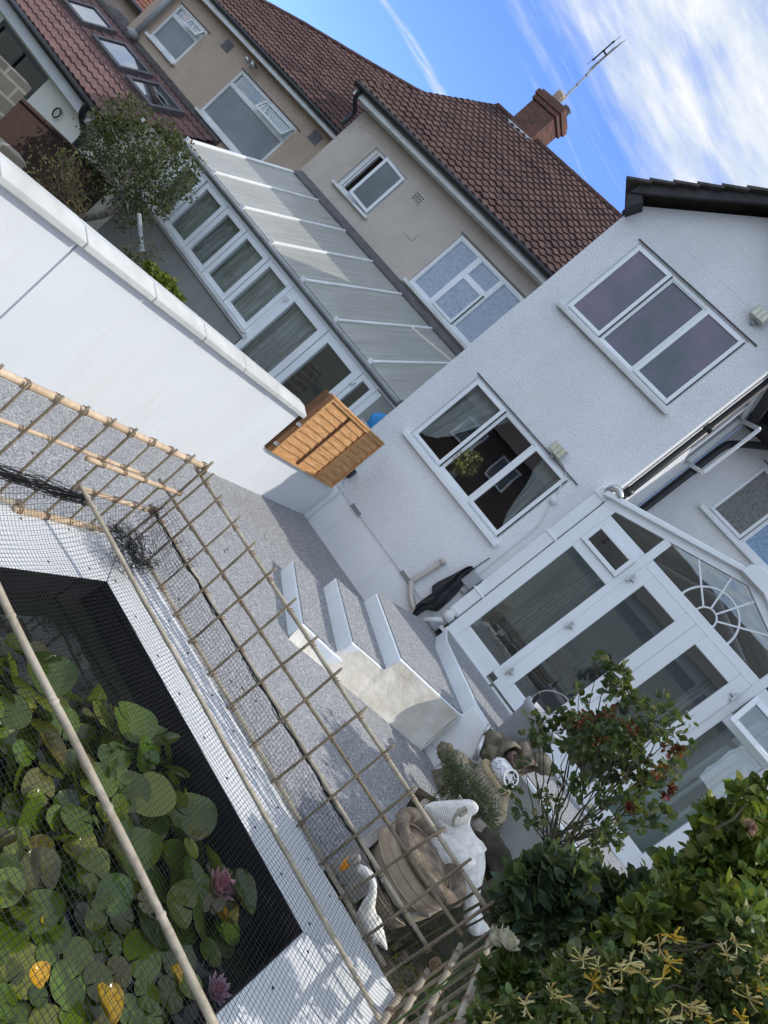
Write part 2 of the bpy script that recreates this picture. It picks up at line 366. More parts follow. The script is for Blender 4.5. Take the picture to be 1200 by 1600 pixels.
# ------------------------------------------------------------------ mesh builder
ORG = {}
class MB:
    def __init__(s): s.v = []; s.f = []; s.c = []; s.cur = None
    def add(s, vs, fs):
        o = len(s.v); s.v += [tuple(p) for p in vs]
        s.f += [tuple(i+o for i in f) for f in fs]
        if s.cur is not None: s.c += [s.cur]*len(vs)
        return s
    def box(s, x0, x1, y0, y1, z0, z1):
        v = [(x0,y0,z0),(x1,y0,z0),(x1,y1,z0),(x0,y1,z0),(x0,y0,z1),(x1,y0,z1),(x1,y1,z1),(x0,y1,z1)]
        return s.add(v, [(3,2,1,0),(4,5,6,7),(0,1,5,4),(1,2,6,5),(2,3,7,6),(3,0,4,7)])
    def obox(s, c, ax, ay, az, hx, hy, hz):
        c = Vector(c); v = []
        for sz in (-1, 1):
            for sx, sy in ((-1,-1),(1,-1),(1,1),(-1,1)):
                v.append(c + ax*hx*sx + ay*hy*sy + az*hz*sz)
        return s.add(v, [(3,2,1,0),(4,5,6,7),(0,1,5,4),(1,2,6,5),(2,3,7,6),(3,0,4,7)])
    def bar(s, a, b, w, h, up=Vector((0,0,1))):
        a, b = Vector(a), Vector(b); d = (b-a).normalized()
        x = d.cross(up)
        if x.length < 1e-4: x = d.cross(Vector((0,1,0)))
        x.normalize(); y = x.cross(d)
        return s.obox((a+b)/2, d, x, y, (b-a).length/2, w/2, h/2)
    def quad(s, a, b, c, d): return s.add([a,b,c,d], [(0,1,2,3)])
    def poly(s, pts): return s.add(pts, [tuple(range(len(pts)))])
    def prism(s, pts, ext):
        """closed polygon (3-D points) extruded along ext"""
        n = len(pts); e = Vector(ext)
        p = [Vector(q) for q in pts]
        return s.add(p+[q+e for q in p], [tuple(reversed(range(n))), tuple(range(n, 2*n))] + [(i,(i+1)%n,n+(i+1)%n,n+i) for i in range(n)])
    def tube(s, pts, r, n=8, caps=True, sq=None):
        pts = [Vector(p) for p in pts]; m = len(pts)
        rs = r if isinstance(r, (list, tuple)) else [r]*m
        t0 = (pts[1]-pts[0]).normalized()
        x = t0.orthogonal().normalized()
        vs = []
        for i, p in enumerate(pts):
            t = (pts[min(i+1,m-1)]-pts[max(i-1,0)])
            if t.length < 1e-7: t = t0.copy()
            t.normalize()
            x = (x - t*x.dot(t))
            if x.length < 1e-5: x = t.orthogonal()
            x.normalize(); y = t.cross(x)
            for k in range(n):
                a = 2*pi*k/n
                vs.append(p + x*cos(a)*rs[i] + y*sin(a)*rs[i])
        fs = [(i*n+k, i*n+(k+1)%n, (i+1)*n+(k+1)%n, (i+1)*n+k) for i in range(m-1) for k in range(n)]
        if caps: fs += [tuple(reversed(range(n))), tuple((m-1)*n+k for k in range(n))]
        return s.add(vs, fs)
    def lathe(s, prof, c, n=24, axis=Vector((0,0,1)), wob=0, caps=True):
        c = Vector(c); az = axis.normalized(); ax = az.orthogonal().normalized(); ay = az.cross(ax)
        vs = []; m = len(prof)
        for (r, h) in prof:
            for k in range(n):
                a = 2*pi*k/n
                rr = r*(1+wob*mnoise.noise(Vector((cos(a)*2, sin(a)*2, h*4)) + c))
                vs.append(c + az*h + ax*cos(a)*rr + ay*sin(a)*rr)
        fs = [(i*n+k, i*n+(k+1)%n, (i+1)*n+(k+1)%n, (i+1)*n+k) for i in range(m-1) for k in range(n)]
        if caps: fs += [tuple(reversed(range(n))), tuple((m-1)*n+k for k in range(n))]
        return s.add(vs, fs)
    def blob(s, c, rx, ry, rz, n=12, nz=.12, seed=0, rot=None):
        c = Vector(c); vs = []; m = n//2+1
        for i in range(m+1):
            th = pi*i/m
            for k in range(n):
                a = 2*pi*k/n
                d = Vector((sin(th)*cos(a), sin(th)*sin(a), cos(th)))
                q = 1+nz*2*mnoise.noise(d*1.7+Vector((seed*3.1, seed, 0)))
                p = Vector((d.x*rx*q, d.y*ry*q, d.z*rz*q))
                if rot: p = rot @ p
                vs.append(c+p)
        fs = [(i*n+k, (i+1)*n+k, (i+1)*n+(k+1)%n, i*n+(k+1)%n) for i in range(m) for k in range(n)]
        return s.add(vs, fs)
    def build(s, name, mat, parent=None, smooth=False, bevel=0, kind=None, org=None):
        o_ = Vector((0,0,0))
        if parent is not None: o_ = ORG[parent.name]
        elif org is not None: o_ = Vector(org)
        me = bpy.data.meshes.new(name)
        me.from_pydata([tuple(Vector(p)-o_) for p in s.v], [], s.f)
        me.update()
        if s.c and len(s.c) == len(s.v):
            at_ = me.attributes.new('Col', 'FLOAT_COLOR', 'POINT')
            at_.data.foreach_set('color', [q for c in s.c for q in (c[0], c[1], c[2], 1)])
        if smooth: me.polygons.foreach_set('use_smooth', [True]*len(me.polygons))
        if mat: me.materials.append(mat if not isinstance(mat, str) else M[mat])
        ob = bpy.data.objects.new(name, me); COL.objects.link(ob)
        if parent is not None: ob.parent = parent
        else: ob.location = o_
        ORG[ob.name] = o_
        if bevel:
            b = ob.modifiers.new('bevel', 'BEVEL'); b.width = bevel; b.segments = 2; b.limit_method = 'ANGLE'; b.angle_limit = radians(40)
        if kind: ob['kind'] = kind
        return ob

def thing(name, label, cat, loc=(0,0,0), group=None):
    o = bpy.data.objects.new(name, None); o.empty_display_size = .1; COL.objects.link(o)
    o.location = loc; o['label'] = label; o['category'] = cat
    if group: o['group'] = group
    ORG[o.name] = Vector(loc)
    return o

def tag(o, label, cat, group=None):
    o['label'] = label; o['category'] = cat
    if group: o['group'] = group
    return o

def crom(pts, n=6):
    P = [Vector(p) for p in pts]; out = []
    for i in range(len(P)-1):
        p0, p1, p2, p3 = P[max(i-1,0)], P[i], P[i+1], P[min(i+2,len(P)-1)]
        for k in range(n):
            t = k/n
            out.append(.5*((2*p1)+(p2-p0)*t+(2*p0-5*p1+4*p2-p3)*t*t+(3*p1-p0-3*p2+p3)*t**3))
    out.append(P[-1]); return out

def rfloat(a, b): return random.uniform(a, b)
def in_poly(x, y, poly):
    c = False; j = len(poly)-1
    for i in range(len(poly)):
        xi, yi = poly[i]; xj, yj = poly[j]
        if (yi > y) != (yj > y) and x < (xj-xi)*(y-yi)/(yj-yi)+xi: c = not c
        j = i
    return c

# wall in the plane Y=y (front towards -Y) with rectangular openings
def wall_y(mb, x0, x1, z0, z1, y, th, holes=()):
    xs = sorted({x0, x1, *[h[0] for h in holes], *[h[1] for h in holes]})
    zs = sorted({z0, z1, *[h[2] for h in holes], *[h[3] for h in holes]})
    for i in range(len(xs)-1):
        for j in range(len(zs)-1):
            cx, cz = (xs[i]+xs[i+1])/2, (zs[j]+zs[j+1])/2
            if any(h[0] < cx < h[1] and h[2] < cz < h[3] for h in holes): continue
            a, b, c, d = xs[i], xs[i+1], zs[j], zs[j+1]
            mb.quad((a,y,c),(b,y,c),(b,y,d),(a,y,d))
            mb.quad((b,y+th,c),(a,y+th,c),(a,y+th,d),(b,y+th,d))
    for h in holes:
        a, b, c, d = h
        mb.quad((a,y,c),(a,y,d),(a,y+th,d),(a,y+th,c)); mb.quad((b,y,d),(b,y,c),(b,y+th,c),(b,y+th,d))
        mb.quad((a,y,c),(a,y+th,c),(b,y+th,c),(b,y,c)); mb.quad((a,y+th,d),(a,y,d),(b,y,d),(b,y+th,d))
    mb.quad((x0,y+th,z0),(x0,y,z0),(x0,y,z1),(x0,y+th,z1)); mb.quad((x1,y,z0),(x1,y+th,z0),(x1,y+th,z1),(x1,y,z1))
    mb.quad((x0,y,z1),(x1,y,z1),(x1,y+th,z1),(x0,y+th,z1)); mb.quad((x0,y+th,z0),(x1,y+th,z0),(x1,y,z0),(x0,y,z0))

def frame_rect(mb, x0, x1, z0, z1, y0, y1, w, wb=None):
    wb = wb or w
    mb.box(x0, x0+w, y0, y1, z0, z1); mb.box(x1-w, x1, y0, y1, z0, z1)
    mb.box(x0+w, x1-w, y0, y1, z1-w, z1); mb.box(x0+w, x1-w, y0, y1, z0, z0+wb)

def pane(parent, x0, x1, z0, z1, y, mat):
    mb = MB(); mb.box(x0, x1, y, y+.006, z0, z1)
    return mb.build('pane', mat, parent)

def window(house, x0, x1, z0, z1, y, lights, mat='upvc', gmat='glass', sashes=(), sill=True, fw=.055, head=True, sillmat=None):
    """lights: list of (x0,x1,z0,z1) clear openings; sashes: indices that carry a proud opening sash"""
    mb = MB()
    frame_rect(mb, x0, x1, z0, z1, y+.02, y+.085, fw)
    # mullions and transoms fill whatever lies between the lights
    xs = sorted({x0+fw, x1-fw, *[l[0] for l in lights], *[l[1] for l in lights]})
    zs = sorted({z0+fw, z1-fw, *[l[2] for l in lights], *[l[3] for l in lights]})
    for i in range(len(xs)-1):
        for j in range(len(zs)-1):
            cx, cz = (xs[i]+xs[i+1])/2, (zs[j]+zs[j+1])/2
            if any(l[0] < cx < l[1] and l[2] < cz < l[3] for l in lights): continue
            if xs[i+1]-xs[i] > 1e-4 and zs[j+1]-zs[j] > 1e-4:
                mb.box(xs[i], xs[i+1], y+.022, y+.083, zs[j], zs[j+1])
    w = mb.build('window', mat, house, bevel=.005)
    for i, l in enumerate(lights):
        g = gmat[i] if isinstance(gmat, (list, tuple)) else gmat
        if i in sashes:
            s = MB(); frame_rect(s, l[0]-.022, l[1]+.022, l[2]-.022, l[3]+.022, y-.012, y+.019, .05)
            s.build('sash', mat, w, bevel=.005)
            s = MB(); s.box(l[1]+.0225, l[1]+.034, y+.0, y+.021, l[2]-.02, l[3]+.02); s.build('dark_gap', 'black_plastic', w)  # black strip painted in for the shaded gap beside the sash
            pane(w, l[0]+.024, l[1]-.024, l[2]+.024, l[3]-.024, y+.004, g)
        else:
            s = MB(); frame_rect(s, l[0], l[1], l[2], l[3], y+.03, y+.05, .014); s.build('bead', mat, w)
            pane(w, l[0]+.01, l[1]-.01, l[2]+.01, l[3]-.01, y+.052, g)
    if sill:
        s = MB(); s.box(x0-.07, x1+.07, y-.075, y+.02, z0-.055, z0-.004)
        s.box(x0-.07, x1+.07, y-.075, y-.055, z0-.075, z0-.055)
        s.build('sill', sillmat or mat, w, bevel=.006)
    if head:
        s = MB(); s.box(x0-.04, x1+.1, y-.02, y+.02, z1+.012, z1+.026); s.build('drip_bead_shadow', 'lead', w)  # bead coloured dark to draw the shadow line above the window
    return w

def folds(mb, x0, x1, z0, z1, y, amp, per, bot=None, nz=6):
    n = max(8, int((x1-x0)/per*8)); vs = []
    for j in range(nz+1):
        for i in range(n+1):
            t = i/n; x = x0+(x1-x0)*t
            zb = bot(t) if bot else z0
            z = z1+(zb-z1)*j/nz
            a = amp*(.5+.5*j/nz)
            vs.append((x + .3*per*mnoise.noise(Vector((x*7, j*.6, 0))), y + a*sin(2*pi*(x/per)+1.3*mnoise.noise(Vector((x*3, z*.6, 2)))), z))
    fs = [(j*(n+1)+i, j*(n+1)+i+1, (j+1)*(n+1)+i+1, (j+1)*(n+1)+i) for j in range(nz) for i in range(n)]
    mb.add(vs, fs)

def tile_roof(mb, O, U, S, poly, tw=.2, course=.205, amp=.017, lift=.03, sub=5):
    """interlocking pantiles on the plane O + u U + s S, kept inside poly (u,s)"""
    O, U, S = Vector(O), Vector(U).normalized(), Vector(S).normalized(); Nn = U.cross(S).normalized()
    if Nn.z < 0: Nn = -Nn
    u0, u1 = min(p[0] for p in poly), max(p[0] for p in poly)
    s0, s1 = min(p[1] for p in poly), max(p[1] for p in poly)
    mb.poly([O+U*p[0]+S*p[1]-Nn*.05 for p in poly])
    k = 0; s = s0
    nu = int((u1-u0)/tw*sub)+1
    def prof(u, j):
        t = (u/tw) % 1.0
        return amp*(sin(pi*min(1, t/.62))*1.25-.25 if t < .62 else -.25-.5*sin(pi*(t-.62)/.38))
    while s < s1:
        e = min(s+course*1.06, s1+.02)
        for i in range(nu):
            a, b = u0+i*tw/sub, u0+(i+1)*tw/sub
            if not in_poly((a+b)/2, (s+min(e, s+course))/2, poly): continue
            j = .009*mnoise.noise(Vector((int(a/tw)*1.7, k*2.3, 0)))+.012*mnoise.noise(Vector((a*.8, k*.35, 5)))
            p0 = O+U*a+S*s+Nn*(prof(a,k)+lift+j); p1 = O+U*b+S*s+Nn*(prof(b,k)+lift+j)
            p2 = O+U*b+S*e+Nn*(prof(b,k)+j); p3 = O+U*a+S*e+Nn*(prof(a,k)+j)
            q0 = p0-Nn*.04; q1 = p1-Nn*.04
            mb.add([p0,p1,p2,p3,q0,q1], [(0,1,2,3),(4,5,1,0)])
        s += course; k += 1

def ridge(mb, a, b, r=.12, seg=.42):
    a, b = Vector(a), Vector(b); d = (b-a); L = d.length; d.normalize()
    n = max(1, int(L/seg))
    for i in range(n):
        p, q = a+d*(L*i/n), a+d*(L*(i+1)/n+.02)
        mb.tube([p, q], [r*1.0, r*.93], 10)

# ------------------------------------------------------------------ leaves
def leaf(mb, p, d, n, L, W, col, fold=.25, curl=.2):
    d = d.normalized(); n = (n - d*n.dot(d))
    if n.length < 1e-4: n = d.orthogonal()
    n.normalize(); s = d.cross(n)
    mb.cur = col
    a = p; m1 = p+d*L*.4-n*fold*W*.3; m2 = p+d*L*.75-n*(curl*L*.25); t = p+d*L-n*curl*L*.6
    vs = [a, m1+s*W*.5+n*fold*W*.3, m2+s*W*.38+n*fold*W*.2, t, m2-s*W*.38+n*fold*W*.2, m1-s*W*.5+n*fold*W*.3, m1, m2]
    mb.add(vs, [(0,6,1),(6,7,2,1),(7,3,2),(0,5,6),(5,4,7,6),(4,3,7)])

def rdir(up=.3):
    while True:
        v = Vector((rfloat(-1,1), rfloat(-1,1), rfloat(-1,1)))
        if .05 < v.length < 1: break
    v.normalize(); v.z += up
    return v.normalized()

def jitter(c, a):
    k = 1+rfloat(-a, a); h = rfloat(-a, a)*.4
    return (max(.003, c[0]*k*(1+h)), max(.003, c[1]*k), max(.003, c[2]*k*(1-h)))

def foliage(mb, blobs, dens, L, W, cols, y_sq=1.0, shell=.55, jit=.35, up=.25):
    """blobs: (centre, radius); leaves spread through each volume, thicker towards its outside"""
    for c, r in blobs:
        n = int(dens*r*r*1000)
        for _ in range(n):
            d = rdir(0)
            rr = r*(shell+(1-shell)*random.random()**.6)*(1+.35*mnoise.noise(d*2+c*3))
            p = c+Vector((d.x*rr, d.y*rr*y_sq, d.z*rr))
            l = L*rfloat(.6, 1.25)
            out = (d*.6+rdir(.2)).normalized()
            leaf(mb, p, out, rdir(.9), l, W*l/L*rfloat(.8, 1.15), jitter(random.choice(cols), jit), rfloat(.1, .5), rfloat(0, .5))

def petal(mb, p, d, n, L, W, col, curl=.4):
    leaf(mb, p, d, n, L, W, col, .5, curl)

# ================================================================== camera, sky, sun
cam = bpy.data.cameras.new('camera'); camo = bpy.data.objects.new('camera', cam); COL.objects.link(camo)
cam.sensor_fit = 'VERTICAL'; cam.sensor_height = 36; cam.sensor_width = 27; cam.lens = F_PX/H_PX*36
cam.clip_start = .05; cam.clip_end = 3000
camo.matrix_world = Matrix(((RIGHT.x, UP.x, -FW.x, CAM.x), (RIGHT.y, UP.y, -FW.y, CAM.y), (RIGHT.z, UP.z, -FW.z, CAM.z), (0, 0, 0, 1)))
SC.camera = camo
SC.view_settings.view_transform = 'Standard'; SC.view_settings.look = 'None'; SC.view_settings.exposure = 0; SC.view_settings.gamma = 1
SC.cycles.use_denoising = True
SC.cycles.max_bounces = 10; SC.cycles.transparent_max_bounces = 24; SC.cycles.caustics_reflective = False; SC.cycles.caustics_refractive = False

SUN_AZ, SUN_EL = radians(19), radians(48)      # azimuth from +X towards +Y
sl = bpy.data.lights.new('sun', 'SUN'); sl.energy = 3.1; sl.angle = radians(.53); sl.color = (1, .945, .85)
so = bpy.data.objects.new('sun', sl); COL.objects.link(so)
sd = Vector((cos(SUN_EL)*cos(SUN_AZ), cos(SUN_EL)*sin(SUN_AZ), sin(SUN_EL)))
so.rotation_euler = sd.to_track_quat('Z', 'Y').to_euler(); so.location = sd*50

def build_world():
    w = bpy.data.worlds.new('World'); SC.world = w; w.use_nodes = True
    nt = w.node_tree; nt.nodes.clear()
    out = nt.nodes.new('ShaderNodeOutputWorld')
    sky = N(nt, 'ShaderNodeTexSky', sky_type='NISHITA'); sky.sun_disc = False
    sky.sun_elevation = SUN_EL; sky.sun_rotation = pi/2-SUN_AZ; sky.altitude = 50; sky.air_density = 1.0; sky.dust_density = .4; sky.ozone_density = 2.5
    b1 = N(nt, 'ShaderNodeBackground', i_Strength=.15)
    nt.links.new(mixc(nt, 1.0, sky.outputs[0], (1.05, 1.30, 1.95), 'MULTIPLY'), b1.inputs[0])
    tc = nt.nodes.new('ShaderNodeTexCoord')
    s = N(nt, 'ShaderNodeSeparateXYZ'); nt.links.new(tc.outputs['Generated'], s.inputs[0])
    z = mathn(nt, 'MAXIMUM', s.outputs[2], .04)
    px = mathn(nt, 'DIVIDE', s.outputs[0], z); py = mathn(nt, 'DIVIDE', s.outputs[1], z)
    q = mathn(nt, 'ADD', mathn(nt, 'MULTIPLY', px, .69), mathn(nt, 'MULTIPLY', py, -.72))
    t = mathn(nt, 'ADD', mathn(nt, 'MULTIPLY', px, .72), mathn(nt, 'MULTIPLY', py, .69))
    def vec(a, b, sa, sb, off):
        c = nt.nodes.new('ShaderNodeCombineXYZ')
        nt.links.new(mathn(nt, 'MULTIPLY', a, sa), c.inputs[0]); nt.links.new(mathn(nt, 'MULTIPLY', b, sb), c.inputs[1]); c.inputs[2].default_value = off
        return c.outputs[0]
    n1 = noise(nt, vec(t, q, .9, 1.7, 3.3), 2.2, 8, .58)
    n1b = noise(nt, vec(t, q, .8, 3.0, 9.1), 2.5, 7, .6)
    edge = mathn(nt, 'ADD', mathn(nt, 'ADD', q, 2.17), mathn(nt, 'ADD', mathn(nt, 'MULTIPLY', mathn(nt, 'SUBTRACT', n1, .5), .9), mathn(nt, 'MULTIPLY', mathn(nt, 'SUBTRACT', n1b, .5), .7)))
    big = N(nt, 'ShaderNodeMapRange', interpolation_type='SMOOTHSTEP', i_1=-.22, i_2=.42, i_3=0, i_4=1); nt.links.new(edge, big.inputs[0])
    # thin trails running the same way
    warp = mathn(nt, 'ADD', q, mathn(nt, 'MULTIPLY', mathn(nt, 'SUBTRACT', noise(nt, vec(t, q, 1.3, 1.3, 1), 2, 4), .5), .22))
    n2 = noise(nt, vec(t, warp, .55, 6.5, 5.7), 1.6, 6, .62)
    wis = N(nt, 'ShaderNodeMapRange', interpolation_type='SMOOTHSTEP', i_1=.60, i_2=.84, i_3=0, i_4=.62); nt.links.new(n2, wis.inputs[0])
    n3 = noise(nt, vec(t, q, 5, 16, 2.2), 1.5, 5, .6)
    wis2 = mathn(nt, 'MULTIPLY', wis.outputs[0], mathn(nt, 'MULTIPLY_ADD', n3, 1.4, .1, clamp=True))
    # one distinct feathery vapour trail
    tr = mathn(nt, 'ABSOLUTE', mathn(nt, 'ADD', warp, 3.42))
    trm = N(nt, 'ShaderNodeMapRange', interpolation_type='SMOOTHSTEP', i_1=.012, i_2=.085, i_3=1, i_4=0); nt.links.new(tr, trm.inputs[0])
    trm2 = mathn(nt, 'MULTIPLY', trm.outputs[0], mathn(nt, 'MULTIPLY_ADD', n3, 1.7, -.42, clamp=True))
    mask = mathn(nt, 'MAXIMUM', big.outputs[0], mathn(nt, 'MAXIMUM', wis2, trm2))
    holes = noise(nt, vec(t, q, 1.1, 2.2, 7.7), 2.6, 8, .6)
    hm = N(nt, 'ShaderNodeMapRange', interpolation_type='SMOOTHSTEP', i_1=.3, i_2=.55, i_3=.45, i_4=1); nt.links.new(holes, hm.inputs[0])
    mask = mathn(nt, 'MULTIPLY', mask, hm.outputs[0])
    shade = noise(nt, vec(t, q, 1.2, 2.0, .4), 3.0, 9, .62)
    cc = ramp(nt, shade, [(.3, (.56, .69, .90)), (.48, (.78, .86, .98)), (.62, (1.0, 1.02, 1.05))])
    # unseen clouds behind the viewer are brightened, added as fill for the shaded walls
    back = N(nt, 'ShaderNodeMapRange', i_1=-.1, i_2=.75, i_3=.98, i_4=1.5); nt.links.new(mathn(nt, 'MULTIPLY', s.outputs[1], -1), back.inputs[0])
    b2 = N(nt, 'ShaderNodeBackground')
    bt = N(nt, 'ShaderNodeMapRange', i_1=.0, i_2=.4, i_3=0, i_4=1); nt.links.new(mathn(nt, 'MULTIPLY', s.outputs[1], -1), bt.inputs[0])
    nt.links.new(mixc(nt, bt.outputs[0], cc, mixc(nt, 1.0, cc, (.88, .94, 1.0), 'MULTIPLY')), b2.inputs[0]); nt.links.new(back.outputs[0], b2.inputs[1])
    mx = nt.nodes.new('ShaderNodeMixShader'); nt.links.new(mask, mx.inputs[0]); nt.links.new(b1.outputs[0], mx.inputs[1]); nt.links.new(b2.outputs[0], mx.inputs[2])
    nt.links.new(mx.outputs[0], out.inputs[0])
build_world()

# ================================================================== ground
mb = MB(); mb.quad((-400,-400,-1.25),(400,-400,-1.25),(400,600,-1.25),(-400,600,-1.25)); mb.build('ground', 'earth', kind='structure')
mb = MB(); mb.box(-3.95, 14, -9, 11.5, -1.24, -.012); mb.build('garden_soil', 'soil', kind='structure')
mb = MB(); mb.prism([(-3.71,-2,-.004),(.2,-2,-.004),(.2,3.4,-.004),(.05,3.9,-.004),(.1,5.2,-.004),(.0,6.2,-.004),(.3,6.6,-.004),(.3,8.62,-.004),(-3.71,8.62,-.004)], (0,0,.008)); mb.build('patio', 'gravel', kind='structure')

# ================================================================== white house
FY = 8.6
wh = thing('white_house', 'white pebble-dashed house wing with dark gable boards above two three-light windows', 'house', (-2.68, FY, 0))
mb = MB()
LW = (-3.61, -1.77, 1.82, 2.985); UW = (-3.60, -1.735, 4.38, 5.585)
wall_y(mb, -4.03, -1.33, .62, 5.88, FY, .26, (LW, UW))
# gable triangle
mb.prism([(-4.03,FY,5.882),(-1.33,FY,5.882),(-2.68,FY,6.86)], (0,.26,0))
mb.build('wall', 'white_dash', wh)
mb = MB(); mb.box(-4.01, -1.35, FY+.022, FY+.26, -.5, .618); mb.build('plinth', 'smooth_white', wh)
mb = MB(); mb.box(-4.03, -3.77, FY+.262, 11.45, -1.2, 5.86); mb.box(-3.76, -1.6, 11.0, 11.2, -1.2, 6.4); mb.build('side_wall', 'white_dash', wh)
# side wall towards the recess, with a window opening
mb = MB()
S0, S1 = 9.52, 10.62
for y0, y1, z0, z1 in ((FY+.262, S0, -.2, 5.88), (S1, 11.19, -.2, 5.88), (S0, S1, -.2, 4.52), (S0, S1, 5.62, 5.88)):
    mb.box(-1.6, -1.33, y0, y1, z0, z1)
mb.build('return_wall', 'white_dash', wh)
sw = MB(); sw.box(-1.40, -1.345, S0, S0+.06, 4.52, 5.62); sw.box(-1.40, -1.345, S1-.06, S1, 4.52, 5.62)
sw.box(-1.40, -1.345, S0+.06, S1-.06, 4.52, 4.58); sw.box(-1.40, -1.345, S0+.06, S1-.06, 5.56, 5.62); sw.box(-1.40,-1.345,10.04,10.1,4.58,5.56)
sw = sw.build('window', 'upvc', wh, bevel=.004)
mb = MB(); mb.box(-1.375,-1.369,S0+.05,S1-.05,4.57,5.57); mb.build('pane', 'glass_sky', sw)
mb = MB()   # sash standing open
for a in ((10.1,10.6),):
    mb.bar((-1.34,10.57,4.6),(-1.34,10.57,5.54),.05,.05); mb.bar((-1.04,10.3,4.6),(-1.04,10.3,5.54),.05,.05)
    mb.bar((-1.34,10.57,4.6),(-1.04,10.3,4.6),.05,.05); mb.bar((-1.34,10.57,5.54),(-1.04,10.3,5.54),.05,.05)
mb.build('open_sash', 'upvc', sw, bevel=.004)
# interior of the wing
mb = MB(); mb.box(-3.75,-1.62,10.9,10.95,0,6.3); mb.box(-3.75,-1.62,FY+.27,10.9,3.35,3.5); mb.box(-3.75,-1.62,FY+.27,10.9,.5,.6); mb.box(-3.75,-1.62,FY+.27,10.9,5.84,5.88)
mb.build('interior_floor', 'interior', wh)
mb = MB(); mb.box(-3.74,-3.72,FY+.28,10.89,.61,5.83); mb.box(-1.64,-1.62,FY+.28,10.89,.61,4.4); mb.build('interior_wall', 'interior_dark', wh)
def three(w):
    x0, x1, z0, z1 = w; f = .055; m = .06
    b = x0+f; tot = x1-x0-2*f-2*m; c = tot/3
    return [(b+i*(c+m), b+i*(c+m)+c, z0+f, z1-f) for i in range(3)]
lw = window(wh, *LW, FY, three(LW), sashes=(0, 2))
window(wh, *UW, FY, three(UW), sashes=(0, 2), gmat='frosted', sillmat='upvc_old')
# swagged net curtains and a dark interior behind the lower window
mb = MB()
l = three(LW)
for (a, b, flip) in ((l[0][0]-.03, l[0][1]+.1, 0), (l[2][0]+.12, l[2][1]+.03, 1)):
    n = 40; nz = 14; vs = []
    for j in range(nz+1):
        for i in range(n+1):
            t = i/n; tt = 1-t if flip else t
            zt = LW[3]-.05; zb = LW[2]+.12 + .62*tt**1.6
            pinch = 1-.35*(j/nz)**2*(tt)
            x = (a if not flip else b) + ((b-a)*tt*pinch)*(1 if not flip else -1)
            z = zt+(zb-zt)*j/nz
            vs.append((x, FY+.14+.022*sin(26*tt+j*.35), z))
    mb.add(vs, [(j*(n+1)+i, j*(n+1)+i+1, (j+1)*(n+1)+i+1, (j+1)*(n+1)+i) for j in range(nz) for i in range(n)])
mb.build('curtain', 'curtain_white', lw, smooth=True)
# flowers in a vase on the inner sill
vz = thing('flower_vase', 'bunch of yellow flowers standing on the sill behind the lower window of the white house', 'flowers', (-2.86, FY+.17, LW[2]+.05))
mb = MB(); mb.lathe([(.04,0),(.055,.05),(.05,.1),(.03,.14),(.04,.17)], (-2.86,FY+.2,LW[2]+.05), 14); mb.build('vase', 'grey_plastic', vz, smooth=True)
mb = MB(); foliage(mb, [(Vector((-2.86,FY+.17,LW[2]+.32)), .17)], 16, .07, .05, [(.62,.55,.2),(.5,.45,.12),(.7,.66,.36),(.14,.2,.05)], jit=.25)
mb.build('flowers', 'petal', vz)
# bargeboards, box end, verge tiles, roof
pitch = math.atan2(6.86-5.88, 1.35)
mb = MB()
for sgn in (-1, 1):
    e = Vector((-2.68+sgn*1.43, 0, 5.865)); t = Vector((-2.68, 0, 6.905))
    d = (t-e).normalized(); nrm = Vector((-d.z*sgn*-1, 0, d.x*sgn*-1))
    if nrm.z < 0: nrm = -nrm
    a, b = e, t
    mb.prism([(a.x,8.36,a.z-.02),(b.x,8.36,b.z-.02),(b.x,8.36,b.z+.14),(a.x,8.36,a.z+.14)], (0,.04,0))
# box ends at the eaves
mb.prism([(-4.11,8.38,5.80),(-4.00,8.38,5.68),(-3.90,8.38,5.88),(-4.11,8.38,6.0)], (0,.22,0))
mb.prism([(-1.16,8.38,5.76),(-1.33,8.38,5.68),(-1.43,8.38,5.88),(-1.16,8.38,5.95)], (0,.22,0))
mb.box(-4.1,-4.05,8.6,13.5,5.72,5.76); mb.box(-1.31,-1.16,8.6,11.0,5.70,5.74)
mb.box(-4.13,-4.10,8.4,13.5,5.80,5.97)
mb.build('bargeboard', 'black_wood', wh, bevel=.008)
rf = MB()
for sgn in (-1, 1):
    e = Vector((-2.68+sgn*1.57, 8.3, 5.90)); t = Vector((-2.68, 8.3, 7.045))
    n = Vector((sgn*.6, 0, .8)); L = (t-e).length; d = (t-e).normalized(); k = int(L/.3)
    for i in range(k+1):        # courses step over one another, seen on the verge
        a = e+d*(i*L/(k+1)); b = e+d*((i+1)*L/(k+1)+.04)
        rf.prism([a+n*.055, b+n*.02, b-n*.012, a+n*.02], (0,3.1 if sgn > 0 else 5.4,0))
rfo = rf.build('roof', 'tile_dark', wh)
mb = MB(); ridge(mb, (-2.68,8.3,7.05), (-2.68,13.5,7.05)); mb.build('ridge_tiles', 'tile_dark', rfo)
# air bricks
for (x) in (-3.26, -2.12):
    mb = MB(); mb.box(x-.1, x+.1, FY-.004, FY+.03, .595, .66)
    ab = mb.build('air_brick', 'coping_white', wh)
    mb = MB()
    for i in range(8):
        for j in range(2): mb.box(x-.09+i*.0235, x-.09+i*.0235+.014, FY-.008, FY-.002, .605+j*.028, .605+j*.028+.017)
    mb.build('slots', 'black_plastic', ab)
